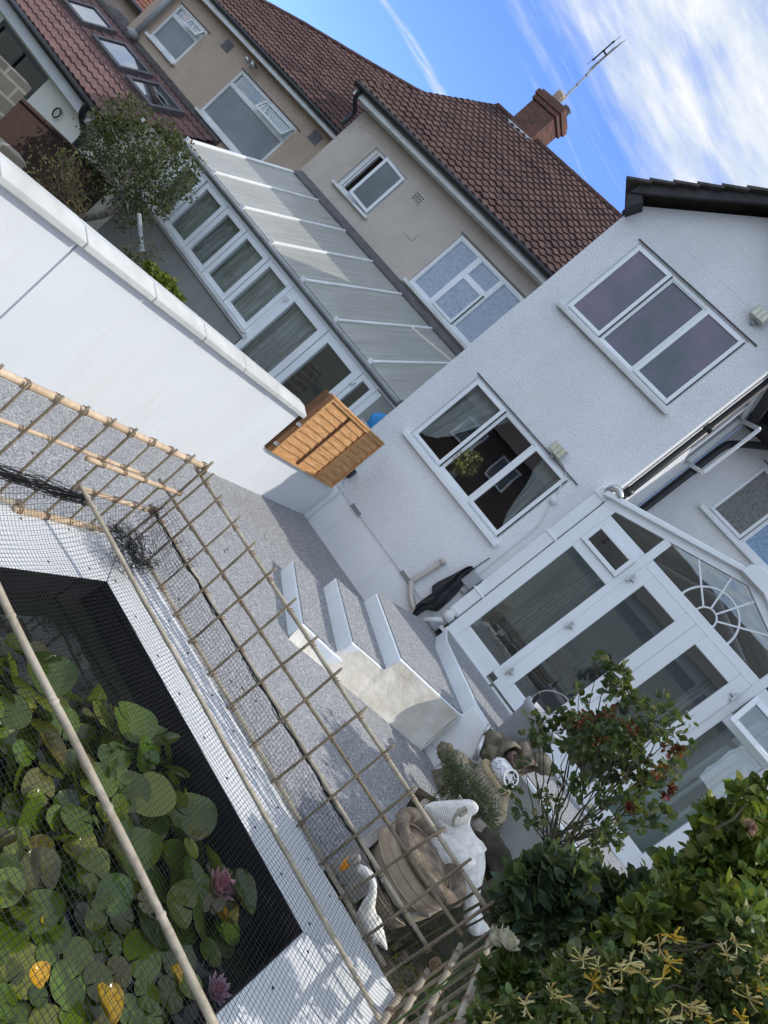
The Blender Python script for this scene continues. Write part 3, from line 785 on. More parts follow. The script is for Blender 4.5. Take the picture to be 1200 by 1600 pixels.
# security lights
for (x, z, tilt, lab) in ((-2.14, 3.10, .25, 'light with cable above the lower window'), (-1.88, 5.86, .1, 'light beside the upper window')):
    mb = MB(); mb.box(x-.02, x+.02, FY-.05, FY, z-.12, z-.06)
    L = mb.build('security_light', 'grey_plastic', wh); L['label'] = lab
    mb = MB(); ax, ay, az = Vector((1,0,0)), Vector((0,cos(tilt),sin(tilt))), Vector((0,-sin(tilt),cos(tilt)))
    mb.obox((x,FY-.08,z), ax, ay, az, .11, .035, .075); mb.build('lamp_body', 'coping_white', L, bevel=.012)
    mb = MB()
    for i in (-1, 0, 1): mb.obox((x+i*.062,FY-.12,z-.008), ax, ay, az, .028, .006, .06)
    mb.build('lamp_glass', 'lamp_glass', L, bevel=.004)
# cables on the wall
mb = MB()
mb.tube(crom([(-2.1,FY-.02,3.03),(-1.98,FY-.015,3.04),(-1.86,FY-.012,2.98),(-1.80,FY-.012,2.86),(-1.74,FY-.012,2.74)]), .008, 6)
mb.lathe([(.045,0),(.05,.02),(.04,.05)], (-1.70,FY-.001,2.66), 12, Vector((0,-1,0)))
mb.tube(crom([(-1.70,FY-.012,2.6),(-1.62,FY-.012,2.45),(-1.58,FY-.012,2.25),(-1.57,FY-.012,1.8),(-1.57,FY-.012,1.32)]), .007, 6)
mb.build('cable', 'cable_white', wh, smooth=True)
mb = MB(); mb.tube(crom([(-3.73,FY-.03,.80),(-3.66,FY-.02,.74),(-3.60,FY-.012,.60),(-3.60,FY+.012,.45),(-3.60,FY+.012,.0)]), .012, 6)
mb.build('socket_cable', 'cable_white', wh, smooth=True)
mb = MB(); mb.box(-3.84,-3.66,FY-.1,FY-.001,.80,.95); mb.box(-3.80,-3.74,FY-.13,FY-.1,.76,.86); mb.build('outdoor_socket', 'black_plastic', wh, bevel=.015)
# waste pipe
mb = MB()
mb.tube(crom([(-1.97,FY-.045,1.12),(-1.985,FY-.045,.9),(-2.02,FY-.045,.64)], 3), .034, 12)
mb.tube(crom([(-2.02,FY-.05,.66),(-1.9,FY-.05,.56),(-1.78,FY-.05,.5),(-1.70,FY-.05,.47),(-1.69,FY-.05,.36),(-1.74,FY-.05,.2),(-1.78,FY-.05,-.0)], 5), .036, 12)
mb.tube([(-1.967,FY-.045,1.10),(-1.966,FY-.045,1.16)], .043, 12)
mb.build('waste_pipe', 'drain_beige', wh, smooth=True)
mb = MB(); mb.tube([(-2.0,FY-.012,.63),(-1.72,FY-.012,.5)], .008, 6); mb.tube([(-1.64,FY-.012,1.62),(-1.66,FY-.012,1.36)], .006, 6); mb.build('thin_cable', 'black_plastic', wh)
mb = MB(); mb.box(-1.64,-1.47,FY-.09,FY-.001,1.17,1.38); mb.box(-1.56,-1.47,FY-.07,FY-.001,1.09,1.17); mb.build('junction_box', 'grey_plastic', wh, bevel=.012)
# rear wall of the main house with its window, black downpipes and eaves
RY = 11.2
mb = MB(); RW = (-.70, 1.6, 4.50, 5.56); RG = (-.9, 1.9, .75, 2.7)
wall_y(mb, -1.328, 6.5, -.2, 5.74, RY, .26, (RW, RG))
mb.build('rear_wall', 'white_dash', wh)
mb = MB(); mb.box(-1.3,6.4,13.0,13.05,0,5.7); mb.box(-1.3,6.4,RY+.27,13,3.3,3.4); mb.build('rear_interior', 'interior', wh)
rl = [(-.64,-.08,4.56,5.5),(-.0,.72,4.56,5.5),(.8,1.54,4.56,5.5)]
window(wh, *RW, RY, rl, sashes=(0,), gmat=['obscure_leaf','obscure_blue','obscure_blue'])
mb = MB(); mb.box(-1.35,6.5,10.72,RY+.1,5.75,5.80); mb.box(-1.35,6.5,10.68,10.72,5.75,5.96); mb.build('soffit', 'black_wood', wh, bevel=.006)
mb = MB(); tile_roof(mb, (-1.0,10.62,5.99), (1,0,0), (0,cos(.7),sin(.7)), [(0,0),(7.4,0),(7.4,4.6),(0,4.6)], sub=4); mb.build('main_roof', 'tile_red', wh)
mb = MB()
mb.tube(crom([(-1.24,RY-.09,3.0),(-1.24,RY-.09,4.6),(-1.24,RY-.09,5.25),(-1.16,RY-.12,5.42),(-.8,10.75,5.62),(-.6,10.64,5.72)], 5), .055, 12)
for z in (3.7, 4.7): mb.tube([(-1.24,RY-.09,z),(-1.24,RY-.09,z+.09)], .066, 12)
mb.tube([(-1.3,10.63,5.80),(6.4,10.63,5.80)], .065, 12)
mb.tube([(-1.265,8.86,.7),(-1.265,8.86,5.72)], .046, 12)
for z in (3.4, 4.6): mb.tube([(-1.265,8.86,z),(-1.265,8.86,z+.08)], .056, 12)
mb.build('black_downpipe', 'black_plastic', wh, smooth=True)
# white square downpipe between wing and conservatory
mb = MB(); mb.box(-1.44,-1.29,8.44,8.59,.86,3.12); mb.box(-1.46,-1.27,8.42,8.59,3.08,3.2)
for z in (1.25, 2.35): mb.box(-1.46,-1.27,8.425,8.6,z,z+.03)
mb.build('white_downpipe', 'upvc', wh, bevel=.01)
mb = MB(); mb.lathe([(.03,0),(.07,.01),(.07,.1),(.05,.11),(.05,.16)], (-1.36,8.40,.74), 14); mb.tube([(-1.36,8.4,.72),(-1.5,8.5,.55),(-1.56,8.56,.3)], .035, 10); mb.build('pipe_shoe', 'upvc_old', wh, smooth=True)
mb = MB(); mb.tube(crom([(-1.36,8.42,3.2),(-1.33,8.36,3.26),(-1.27,8.34,3.28),(-1.2,8.36,3.24)], 4), .045, 12); mb.build('gutter_outlet', 'silver', wh, smooth=True)

# black cover hanging on the wall
cv = MB()
pts = [(lambda q: (q.x, q.z))(at(620+x/7.5, 840+y/7.5, 8.5)) for x, y in ((825,325),(880,330),(905,370),(890,400),(810,440),(750,540),(750,570),(690,650),(600,740),(465,860),(400,855),(330,840),(195,935),(180,880),(215,780),(300,710),(405,640),(390,570),(470,510),(560,465),(650,420))]
zhi, zlo = max(p[1] for p in pts), min(p[1] for p in pts)
nx = 26; nzr = 40; vs = []
def span(z):
    xs = []
    for i in range(len(pts)):
        a, b = pts[i], pts[(i+1) % len(pts)]
        if (a[1] > z) != (b[1] > z): xs.append(a[0]+(b[0]-a[0])*(z-a[1])/(b[1]-a[1]))
    return min(xs), max(xs)
for j in range(nzr+1):
    z = zhi-(zhi-zlo)*j/nzr; a, b = span(min(zhi-.004, max(zlo+.004, z)))
    for i in range(nx+1):
        t = i/nx; x = a+(b-a)*t
        vs.append((x, FY-.03-.10*sin(pi*t)**.7*(1+.35*sin(t*17+z*2.5)) - .03*mnoise.noise(Vector((x*9,z*2.2,1))), z))
cv.add(vs, [(j*(nx+1)+i, (j+1)*(nx+1)+i, (j+1)*(nx+1)+i+1, j*(nx+1)+i+1) for j in range(nzr) for i in range(nx)])
tag(cv.build('hanging_cover', 'dark_cloth', smooth=True, org=(-1.7,FY,.4)), 'creased black cloth cover hanging on the white wall beside the conservatory', 'cover')

# ================================================================== conservatory
CY = 8.4; X0, X1 = -1.27, 2.05; XM = (X0+X1)/2; ZB, ZE, ZA = .72, 3.14, 3.72
def zr(x): return ZE+(ZA-ZE)*(1-abs(x-XM)/(XM-X0))
cs = thing('conservatory', 'white framed conservatory with a gabled front, double doors and sunburst fanlight', 'conservatory', (XM, CY, .6))
mb = MB()
y0, y1 = CY, CY+.07
mb.box(X0, X0+.16, y0, y1, ZB, ZE-.02); mb.box(X1-.16, X1, y0, y1, ZB, ZE-.02)
for a, b in ((-.53,-.43),(1.20,1.30)): mb.box(a, b, y0, y1, ZB+.1, zr(a if a < XM else b)-.08)
mb.box(X0+.16, -.53, y0+.001, y1-.001, ZB, .93); mb.box(1.30, X1-.16, y0+.001, y1-.001, ZB, .93)
mb.box(-.43, 1.2, y0+.001, y1-.001, 2.94, 3.05)
for a, b in ((X0+.16,-.53),(1.30,X1-.16)):
    mb.box(a, b, y0+.002, y1-.002, 2.47, 2.60); mb.box(a, b, y0+.002, y1-.002, 2.90, 3.03)
# raking head members
for (a, b) in ((X0, XM), (X1, XM)):
    mb.prism([(a,y0-.004,ZE-.1),(b,y0-.004,ZA-.1),(b,y0-.004,ZA+.02),(a,y0-.004,ZE+.02)], (0,.08,0))
mb.box(X0, -.43, y0-.03, y0+.03, ZB-.05, ZB); mb.box(1.2, X1, y0-.03, y0+.03, ZB-.05, ZB)
fr = mb.build('frame', 'upvc', cs, bevel=.008)
mb = MB()      # rake fascia and gutter over the front, with finial box
for (a, b) in ((X0-.08, XM), (X1+.08, XM)):
    za = ZE-.02
    mb.prism([(a,y0-.07,za),(b,y0-.07,ZA+.0),(b,y0-.07,ZA+.07),(a,y0-.07,za+.07)], (0,.16,0))
mb.build('bargeboard', 'upvc', cs, bevel=.01)
mb = MB(); mb.prism([(XM-.16,y0-.12,ZA-.06),(XM+.16,y0-.12,ZA-.06),(XM+.16,y0-.12,ZA+.06),(XM+.06,y0-.12,ZA+.12),(XM-.06,y0-.12,ZA+.12),(XM-.16,y0-.12,ZA+.06)], (0,.22,0)); mb.build('finial_box', 'upvc', cs, bevel=.008)
mb = MB(); mb.box(X0-.05,-.4,y0-.06,y1,ZB-.09,ZB-.052); mb.box(1.2,X1+.05,y0-.06,y1,ZB-.09,ZB-.052); mb.box(-.4,1.2,y0-.05,y1,ZB-.07,ZB-.0); mb.build('cill', 'upvc_old', cs, bevel=.006)
mb = MB(); mb.box(X0+.05,X1,y0-.005,y0+.1,ZB-.3,ZB-.095); mb.build('base_wall', 'black_wood', cs)
def cpane(x0, x1, z0, z1): 
    m = MB(); m.box(x0-.01,x1+.01,y0+.03,y0+.036,z0-.01,z1+.01); return m.build('pane','glass',cs)
cpane(X0+.16,-.53,.93,2.47); cpane(1.30,X1-.16,.93,2.47)
def polypane(pts):
    m = MB(); m.prism([(p[0],y0+.03,p[1]) for p in pts], (0,.006,0)); return m.build('pane','glass',cs)
polypane([(X0+.15,3.03),(-.53,3.03),(-.53,zr(-.53)-.1),(X0+.15,zr(X0+.15)-.1)]); polypane([(1.3,3.03),(X1-.15,3.03),(X1-.15,zr(X1-.15)-.1),(1.3,zr(1.3)-.1)])
polypane([(-.43,3.05),(1.2,3.05),(1.2,zr(1.2)-.1),(XM,ZA-.1),(-.43,zr(-.43)-.1)])
mb = MB()
for r_, w_ in ((.12,.022),(.345,.026)):
    mb.tube([(XM+r_*cos(pi*i/28), y0+.028, 3.052+r_*sin(pi*i/28)) for i in range(29)], w_/2, 8)
for a in (36, 72, 108, 144):
    a = radians(a); r1 = .3
    while 3.05+r1*sin(a) < zr(XM+r1*cos(a))-.1 and abs(r1*cos(a)) < .8: r1 += .01
    mb.bar((XM+.12*cos(a),y0+.028,3.05+.12*sin(a)), (XM+r1*cos(a),y0+.028,3.05+r1*sin(a)), .02, .026, Vector((0,1,0)))
mb.build('sunburst_bars', 'upvc', cs, smooth=False)
# top-light sashes
mb = MB(); frame_rect(mb, X0+.16, -.53, 2.60, 2.90, y0-.035, y0+.0, .055); ts = mb.build('sash', 'upvc', cs, bevel=.008)
mb = MB(); mb.box(X0+.2,-.57,y0-.02,y0-.014,2.64,2.86); mb.build('pane','glass',ts)
mb = MB()
th = radians(24); hx0, hx1 = 1.30, X1-.16
ay, az = Vector((0,cos(th),sin(th))), Vector((0,-sin(th),-cos(th)))
hp = Vector((0,y0-.01,2.905))
def hb(x0_, x1_, s0, s1): 
    c = hp+az*((s0+s1)/2)+Vector(((x0_+x1_)/2,0,0)); mb.obox(c, Vector((1,0,0)), az, ay, (x1_-x0_)/2, abs(s1-s0)/2, .02)
hb(hx0,hx0+.06,0,.40); hb(hx1-.06,hx1,0,.40); hb(hx0+.06,hx1-.06,0,.06); hb(hx0+.06,hx1-.06,.34,.40)
ts = mb.build('open_sash', 'upvc', cs, bevel=.008)
mb = MB(); c = hp+az*.2+Vector(((hx0+hx1)/2,0,0)); mb.obox(c, Vector((1,0,0)), az, ay, (hx1-hx0)/2-.05, .15, .003); mb.build('pane','glass',ts)
# doors
for i, (a, b) in enumerate(((-.43,.385),(.387,1.2))):
    mb = MB(); frame_rect(mb, a, b, ZB+.03, 2.935, y0-.02, y0+.05, .155 if True else 0, .19)
    d = mb.build('door', 'upvc', cs, bevel=.008)
    mb = MB(); mb.box(a+.14,b-.14,y0+.012,y0+.018,ZB+.2,2.80); mb.build('pane','glass',d)
    hx = a+.012 if i == 0 else b-.012
    for z in (.98, 1.85, 2.72):
        mb = MB()
        mb.box(hx-.02,hx+.055 if i == 0 else hx+.02,y0-.05,y0-.02,z,z+.02) if i == 0 else mb.box(hx-.055,hx+.02,y0-.05,y0-.02,z,z+.02)
        mb.box(hx-.014,hx+.014,y0-.055,y0-.021,z-.05,z+.07)
        mb.build('hinge', 'silver', d, bevel=.004)
    if i == 1:
        mb = MB(); mb.box(a+.05,a+.08,y0-.03,y0-.02,1.62,1.86); mb.tube([(a+.065,y0-.03,1.76),(a+.065,y0-.07,1.76),(a+.18,y0-.075,1.755)], .011, 8); mb.build('handle', 'silver', d, smooth=True)
# conservatory roof, sides, inside
for sgn, xe in ((-1, X0-.05), (1, X1+.05)):
    mb = MB(); mb.prism([(xe,y0-.05,ZE+.03),(XM,y0-.05,ZA+.06),(XM,y0-.05,ZA+.085),(xe,y0-.05,ZE+.055)], (0,RY-y0,0)); mb.build('roof', 'polycarbonate', cs)
mb = MB()
for k in range(5):
    y = y0+.3+k*.55
    for xe in (X0, X1): mb.bar((xe,y,ZE+.0),(XM,y,ZA+.03),.05,.04)
mb.build('glazing_bar', 'upvc_old', cs)
mb = MB()
for z0, z1 in ((.0,1.1),(2.47,2.55),(3.05,3.16)): mb.box(X1-.07,X1,y1+.002,RY-.01,z0,z1)
for y in (8.48, 9.4, 10.3, 11.08): mb.box(X1-.068,X1-.002,y,y+.09,1.1,3.05)
mb.build('side_frame', 'upvc', cs, bevel=.006)
mb = MB(); mb.box(X1-.04,X1-.034,y1,RY,1.1,3.05); mb.build('pane', 'glass', cs)
mb = MB(); mb.box(X0+.02,X1-.09,y1+.01,RY-.02,ZB-.2,ZB+.02); mb.build('floor', 'interior_light', cs)
mb = MB(); mb.box(X0-.03,X0+.03,y1+.01,RY-.02,ZB,3.1); mb.build('inner_wall', 'interior_light', cs)
mb = MB(); folds(mb, 1.15, 1.3, .75, 2.9, RY-.2, .03, .06); folds(mb, -1.15, -.8, .75, 2.9, RY-.2, .03, .06); mb.build('curtain', 'curtain_grey', cs, smooth=True)
mb = MB(); mb.box(1.32,1.95,8.62,8.64,.74,1.45); mb.build('blind', 'blind', cs)
tb = thing('dining_table', 'dark wooden dining table with chairs seen through the conservatory doors', 'table', (.2,9.7,ZB+.02))
mb = MB(); mb.box(-.5,1.0,9.3,10.2,1.42,1.46); mb.build('tabletop', 'fence_dark', tb, bevel=.006)
for sx in (-.42,.92):
    for sy in (9.36,10.12): mb = MB(); mb.box(sx-.03,sx+.03,sy-.03,sy+.03,ZB+.02,1.42); mb.build('leg','fence_dark',tb)
for cx in (-.2, .65):
    ch = thing('dining_chair', 'dark ladder-back chair %s of the table inside the conservatory' % ('at the left end' if cx < 0 else 'at the right end'), 'chair', (cx,9.1,ZB+.02), 'chairs in the conservatory')
    mb = MB(); mb.box(cx-.2,cx+.2,8.95,9.3,1.16,1.2); mb.build('seat','interior_dark',ch,bevel=.006)
    for sx in (-.18,.18):
        for sy in (8.97,9.28): mb = MB(); mb.box(cx+sx-.02,cx+sx+.02,sy-.02,sy+.02,ZB+.02,1.16 if sy > 9 else 1.75); mb.build('leg','interior_dark',ch)
    mb = MB()
    for z in (1.35,1.5,1.65): mb.box(cx-.16,cx+.16,8.96,8.98,z,z+.07)
    mb.build('backrest','interior_dark',ch)

# ================================================================== steps
st = thing('garden_steps', 'white and grey gravel-topped steps rising beside the house to the conservatory door', 'steps', (-1.2,7,0))
RI = [((-2.42,6.34),(-1.60,5.50)), ((-2.11,6.69),(-1.28,5.83)), ((-1.81,7.06),(-.975,6.23)), ((-1.09,7.92),(-.29,7.04))]
H = .175
mbt = None
for k in range(4):
    (fx, fy), (nx_, ny) = RI[k]
    z0, z1 = H*k, H*(k+1)-.014
    if k < 3:
        (gx, gy), (hx, hy) = RI[k+1]
        dx, dy = gx-fx, gy-fy
        # tread polygon runs on under the next riser
        if k == 2: pl = [(fx,fy),(nx_,ny),(-.30,6.90),(hx+.1,hy+.1),(gx+.1,gy+.1),(gx-.3,8.585),(fx-.1,8.585 if False else fy+1.0)]
        if k == 2: pl = [(fx,fy),(nx_,ny),(hx-.01,hy-.06),(hx+.1,hy+.1),(gx+.1,gy+.1),(-1.30,8.59),(-1.52,8.59),(-1.62,7.36)]
        else: pl = [(fx,fy),(nx_,ny),(hx-.01,hy-.05) if k < 2 else (hx,hy),(hx+.1,hy+.1),(gx+.1,gy+.1),(gx,gy)]
        if k == 2: pl = [(fx,fy),(nx_,ny),(-.34,6.90),(hx+.1,hy+.12),(gx+.12,gy+.1),(-.85,8.38),(-1.28,8.58),(-1.47,8.58)]
    else:
        pl = [(fx,fy),(nx_,ny),(.05,6.92),(2.3,6.92),(2.3,8.375),(-1.25,8.375)]
    mb = MB(); mb.prism([(p[0],p[1],max(z0-.02,-.1)) for p in pl], (0,0,z1-max(z0-.02,-.1)))
    rs = mb.build('riser', 'step_white', st, bevel=.012)
    c = Vector((sum(p[0] for p in pl)/len(pl), sum(p[1] for p in pl)/len(pl)))
    ins = []
    for i, p in enumerate(pl):
        v = Vector(p); w = (c-v).normalized(); ins.append(v+w*.028)
    mb = MB(); mb.prism([(p.x,p.y,z1+.0005) for p in ins], (0,0,.012)); mb.build('tread', 'gravel', st)
# rendered cheek wall on the open side, slightly proud and spreading at the foot
ch = MB()
top = [(-1.60,5.50,.0),(-1.60,5.50,.155),(-1.28,5.82,.16),(-1.28,5.83,.33),(-.975,6.21,.335),(-.975,6.23,.505),(-.31,6.93,.505)]
fo = Vector((.7071,-.7071,0))
n = len(top); vs = []
for p in top: vs.append(Vector(p)+fo*.012)
rows = 5
grid = []
base = [(-1.60,5.50),(-1.28,5.80),(-.95,6.17),(-.62,6.5),(-.31,6.86)]
tops = [.155,.33,.505,.505,.505]
verts = []
npt = 36
def topz(t):
    x = -1.6+(1.29)*t
    return .157 if x < -1.285 else (.332 if x < -.98 else .507)
for i in range(npt+1):
    t = i/npt; x = -1.6+1.29*t; y = 5.5+1.43*t
    for j in range(rows+1):
        s_ = j/rows; z = topz(t)*(1-s_)-.02*s_
        off = .012+.055*s_*s_ + .012*mnoise.noise(Vector((x*4,z*6,2)))*(1 if 0 < j else 0)
        verts.append((x+fo.x*off, y+fo.y*off, z))
ch.add(verts, [(i*(rows+1)+j, i*(rows+1)+j+1, (i+1)*(rows+1)+j+1, (i+1)*(rows+1)+j) for i in range(npt) for j in range(rows)])
o_ = len(ch.v)
ch.quad((-.29,6.92,.507),(-.25,6.86,-.02),(-.36,7.05,-.02),(-.36,7.05,.507))
ch.build('cheek_wall', 'cheek_render', st)
mb = MB(); mb.prism([(-.31,7.035,-.02),(-.29,7.025,.655),(.05,6.905,.655),(.2,6.905,-.02)], (0,-.0,0)) if False else mb.prism([(-.30,7.02,-.05),(.06,6.90,-.05),(.16,6.90,-.05),(.16,6.93,-.05),(.06,6.95,-.05),(-.27,7.06,-.05)], (0,0,.70)); mb.build('landing_wall', 'smooth_white', st)
mb = MB(); mb.box(.162,2.3,6.90,6.93,-.05,.65); mb.build('side_wall', 'dwarf_wall', st)  # greyer than the landing wall: shadow and dirt both put into the colour

# ================================================================== garden wall, fence panel
GX = -3.70
gw = thing('garden_wall', 'long white rendered garden wall in full sun with pale sloping coping slabs', 'wall', (GX, 3, 0))
mb = MB()
mb.box(GX-.2, GX, -1.5, 3.155, -.3, 1.075); mb.box(GX-.2, GX, 3.172, 6.50, -.3, 1.075); mb.box(GX-.198, GX-.02, 3.15, 3.18, -.3, 1.07)
mb.box(GX-.2, GX-.001, 6.502, 8.58, -.3, .56)
mb.build('wall_body', 'wall_white', gw)
ys = [-1.5,-.8,-.1,.55,1.2,1.86,2.5,3.16,3.86,4.52,5.18,5.84,6.53]
for a, b in zip(ys[:-1], ys[1:]):
    mb = MB(); j = rfloat(-.004,.004)
    mb.prism([(GX+.055+j,a+.004,1.078),(GX+.055+j,a+.004,1.128),(GX-.06,a+.004,1.175),(GX-.15,a+.004,1.175),(GX-.255,a+.004,1.13),(GX-.255,a+.004,1.078)], (0,b-a-.008,0))
    mb.build('coping_slab', 'coping_white', gw, bevel=.008)

fp = thing('fence_panel', 'new orange-brown waney lap fence panel fixed between the white wall and the house', 'fence panel', (GX, 7.5, .56))
PY0, PY1, PZ0, PZ1 = 6.62, 8.43, .565, 1.46
mb = MB(); nb = 9; bh = (PZ1-PZ0-.06)/nb
for i in range(nb):
    z = PZ0+.03+i*bh; pv = []
    n = 60
    for k in range(n+1):
        y = PY0+.04+(PY1-PY0-.08)*k/n
        w = .012*mnoise.noise(Vector((y*3.1, i*7.7, 1)))+.006*mnoise.noise(Vector((y*11, i*3.7, 4)))
        pv.append((y, z-.014+w))
    vs = []
    for (y, zz) in pv: vs += [(GX+.034, y, zz), (GX+.016, y, z+bh+.012), (GX+.014, y, zz)]
    mb.add(vs, [f for k in range(n) for f in ((3*k, 3*(k+1), 3*(k+1)+1, 3*k+1), (3*k+2, 3*(k+1)+2, 3*(k+1), 3*k))])
mb.build('boards', 'fence_wood', fp)
mb = MB(); mb.box(GX+.0,GX+.012,PY0+.03,PY1-.03,PZ0+.02,PZ1-.02); mb.build('backing', 'fence_dark', fp)
mb = MB()
mb.box(GX-.01,GX+.05,PY0,PY1,PZ1-.035,PZ1); mb.box(GX-.01,GX+.05,PY0,PY1,PZ0,PZ0+.035)
for y in (PY0+.0, PY1-.04): mb.box(GX-.01,GX+.05,y,y+.04,PZ0+.036,PZ1-.036)
mb.box(GX-.02,GX+.06,PY0-.01,PY1+.01,PZ1+.001,PZ1+.022)
mb.build('frame', 'fence_wood', fp, bevel=.004)
for y in (7.24, 7.83):
    mb = MB(); mb.box(GX+.036,GX+.06,y-.014,y+.014,PZ0+.04,PZ1-.04); mb.build('batten', 'fence_dark' if y < 7.5 else 'fence_wood', fp, bevel=.003)
mb = MB(); mb.box(GX-.06,GX+.03,6.54,6.612,.56,1.46); mb.build('post', 'fence_dark', fp, bevel=.004)
mb = MB()
for z in (.66, .98): mb.box(GX+.03,GX+.05,6.53,6.60,z,z+.04)
mb.build('bracket', 'silver', fp)
mb = MB(); mb.blob(at(588,662,9.0),.15,.08,.16,14,.3,3); tag(mb.build('blue_bag', 'blue_plastic', smooth=True, org=at(588,662,9.0)), 'crumpled blue plastic bag poking up behind the wooden fence panel', 'bag')
mb = MB(); p_ = at(583,668,9.0); mb.box(p_.x-.2,p_.x+.15,8.92,9.1,-1.25,p_.z-.03); tag(mb.build('storage_bin', 'grey_plastic', org=(-5.3,9,-1.25), bevel=.02), 'grey bin standing behind the fence panel under the blue bag', 'bin')

# ================================================================== lean-to of the next house
LY = 9.2; BY = 11.46; LX0, LX1 = -10.72, -4.30
lt = thing('lean_to', 'long lean-to sunroom with a ribbed translucent roof, white windows and net curtains', 'sunroom', (-7.5, LY, -1.2))
mb = MB(); mb.box(LX0+.02, -6.98, LY, LY+.12, -1.25, .76); mb.build('base_wall', 'dwarf_wall', lt)
mb = MB(); mb.box(-4.72, LX1, LY, LY+.12, -1.25, 1.86); mb.build('end_pier', 'dwarf_wall', lt)
mb = MB(); mb.box(LX0, -6.96, LY-.09, LY+.02, .765, .81); mb.box(LX0, -6.96, LY-.05, LY+.0, .72, .765); mb.build('cill', 'upvc_old', lt, bevel=.006)
lw_x = [(-10.44,-9.82),(-9.77,-9.10),(-9.08,-8.46),(-8.44,-7.74),(-7.72,-7.03)]
fm = MB(); fm.box(LX0, LX1, LY+.002, LY+.09, 1.84, 1.96); fm.box(LX0,-10.44,LY+.003,LY+.088,.81,1.84); fm.box(-7.03,-6.96,LY+.003,LY+.088,.81,1.84); fm.box(-4.72,-4.6,LY-.001,LY+.085,-.3,1.84)
fm.build('frame', 'upvc', lt, bevel=.006)
for a, b in lw_x:
    m = MB(); frame_rect(m, a, b, .815, 1.838, LY-.012, LY+.07, .09); w = m.build('window', 'upvc', lt, bevel=.008)
    pane(w, a+.08, b-.08, .9, 1.76, LY+.02, 'glass')
for a, b in ((-6.95,-6.02),(-6.0,-5.08)):
    m = MB(); frame_rect(m, a, b, -.28, 1.838, LY-.012, LY+.07, .13, .2); d = m.build('door', 'upvc', lt, bevel=.008)
    pane(d, a+.12, b-.12, -.1, 1.72, LY+.02, 'glass')
    m = MB()
    for z in (.72, 1.6): m.box(a-.03 if a < -6.5 else b-.02, a+.04 if a < -6.5 else b+.05, LY-.04, LY-.013, z, z+.07)
    if a < -6.5: m.tube([(b-.06,LY-.02,.62),(b-.06,LY-.07,.62),(b-.2,LY-.07,.62)], .014, 8)
    m.build('handle', 'upvc_old', d)
m = MB(); frame_rect(m, -5.07, -4.72, -.28, 1.838, LY-.01, LY+.07, .08); d = m.build('window', 'upvc', lt, bevel=.008); pane(d, -5.0,-4.79,-.2,1.76,LY+.02,'glass')
mb = MB(); folds(mb, -10.6, -6.05, -.2, 1.82, LY+.13, .022, .10); mb.build('net_curtain', 'curtain_grey', lt, smooth=True)
mb = MB(); mb.box(LX0+.1, LX1, BY-.2, BY-.15, -1.2, 3.0); mb.box(LX0+.1,LX1,LY+.13,BY-.2,-1.2,-.3); mb.build('inside', 'interior', lt)
# roof sheets and bars
ZG, ZT = 2.0, 3.30
bx = [-10.71,-9.78,-8.82,-7.9,-6.97,-6.03,-5.11,-4.30]
for a, b in zip(bx[:-1], bx[1:]):
    mb = MB(); mb.prism([(a+.02,LY-.05,ZG-.01),(b-.02,LY-.05,ZG-.01),(b-.02,BY,ZT),(a+.02,BY,ZT)], (0,-.012,.02)); mb.build('roof_sheet', 'polycarbonate', lt)
for i, a in enumerate(bx[:-1]):
    mb = MB(); up = Vector((0,-.5,.87))
    mb.bar(Vector((a,LY-.06,ZG+.025)), Vector((a,BY,ZT+.03)), .05 if i else .09, .045, up); mb.obox((a,LY-.07,ZG+.03),Vector((1,0,0)),Vector((0,1,0)),Vector((0,0,1)),.045,.02,.04)
    mb.build('glazing_bar', 'alu_bar', lt, bevel=.012)
mb = MB(); mb.tube([(LX0-.02,LY-.09,ZG-.045),(LX1,LY-.09,ZG-.045)], .042, 12); mb.box(LX0,LX1,LY-.03,LY+.0,ZG-.11,ZG-.0); mb.build('gutter', 'grey_pvc', lt, smooth=False)
mb = MB(); mb.prism([(LX0,BY-.16,ZT-.06),(LX1,BY-.16,ZT-.06),(LX1,BY-.006,ZT+.09),(LX0,BY-.006,ZT+.09)], (0,-.01,.03)); mb.build('flashing', 'lead', lt)
mb = MB(); mb.add([(LX0,LY+.1,1.84),(LX0,BY-.01,1.84),(LX0,BY-.01,ZT-.02),(LX0,LY+.0,ZG-.02)], [(0,1,2,3)]); mb.quad((LX0,LY+.1,-1.2),(LX0,BY-.01,-1.2),(LX0,BY-.01,1.84),(LX0,LY+.1,1.84)); mb.build('end_wall', 'upvc_old', lt)

# ================================================================== cream house
ch = thing('cream_house', 'cream pebble-dashed house with red tiled roof and brick chimney behind the lean-to', 'house', (-8, BY, -1.2))
mb = MB(); C1 = (-9.93,-8.86,3.75,4.78); C2 = (-7.18,-5.32,3.52,4.80)
wall_y(mb, -10.78, -4.2, -1.2, 5.2, BY, .26, (C1, C2)); mb.box(-10.78,-10.52,BY+.262,16.5,-1.2,5.2); mb.build('wall', 'cream_dash', ch)
mb = MB(); mb.box(-10.4,-4.3,13.2,13.25,3,5.6); mb.box(-10.4,-4.3,BY+.28,13.2,3.2,3.3); mb.box(-10.5,-4.3,BY+.28,13.2,5.15,5.19); mb.build('interior_floor', 'interior_dark', ch)
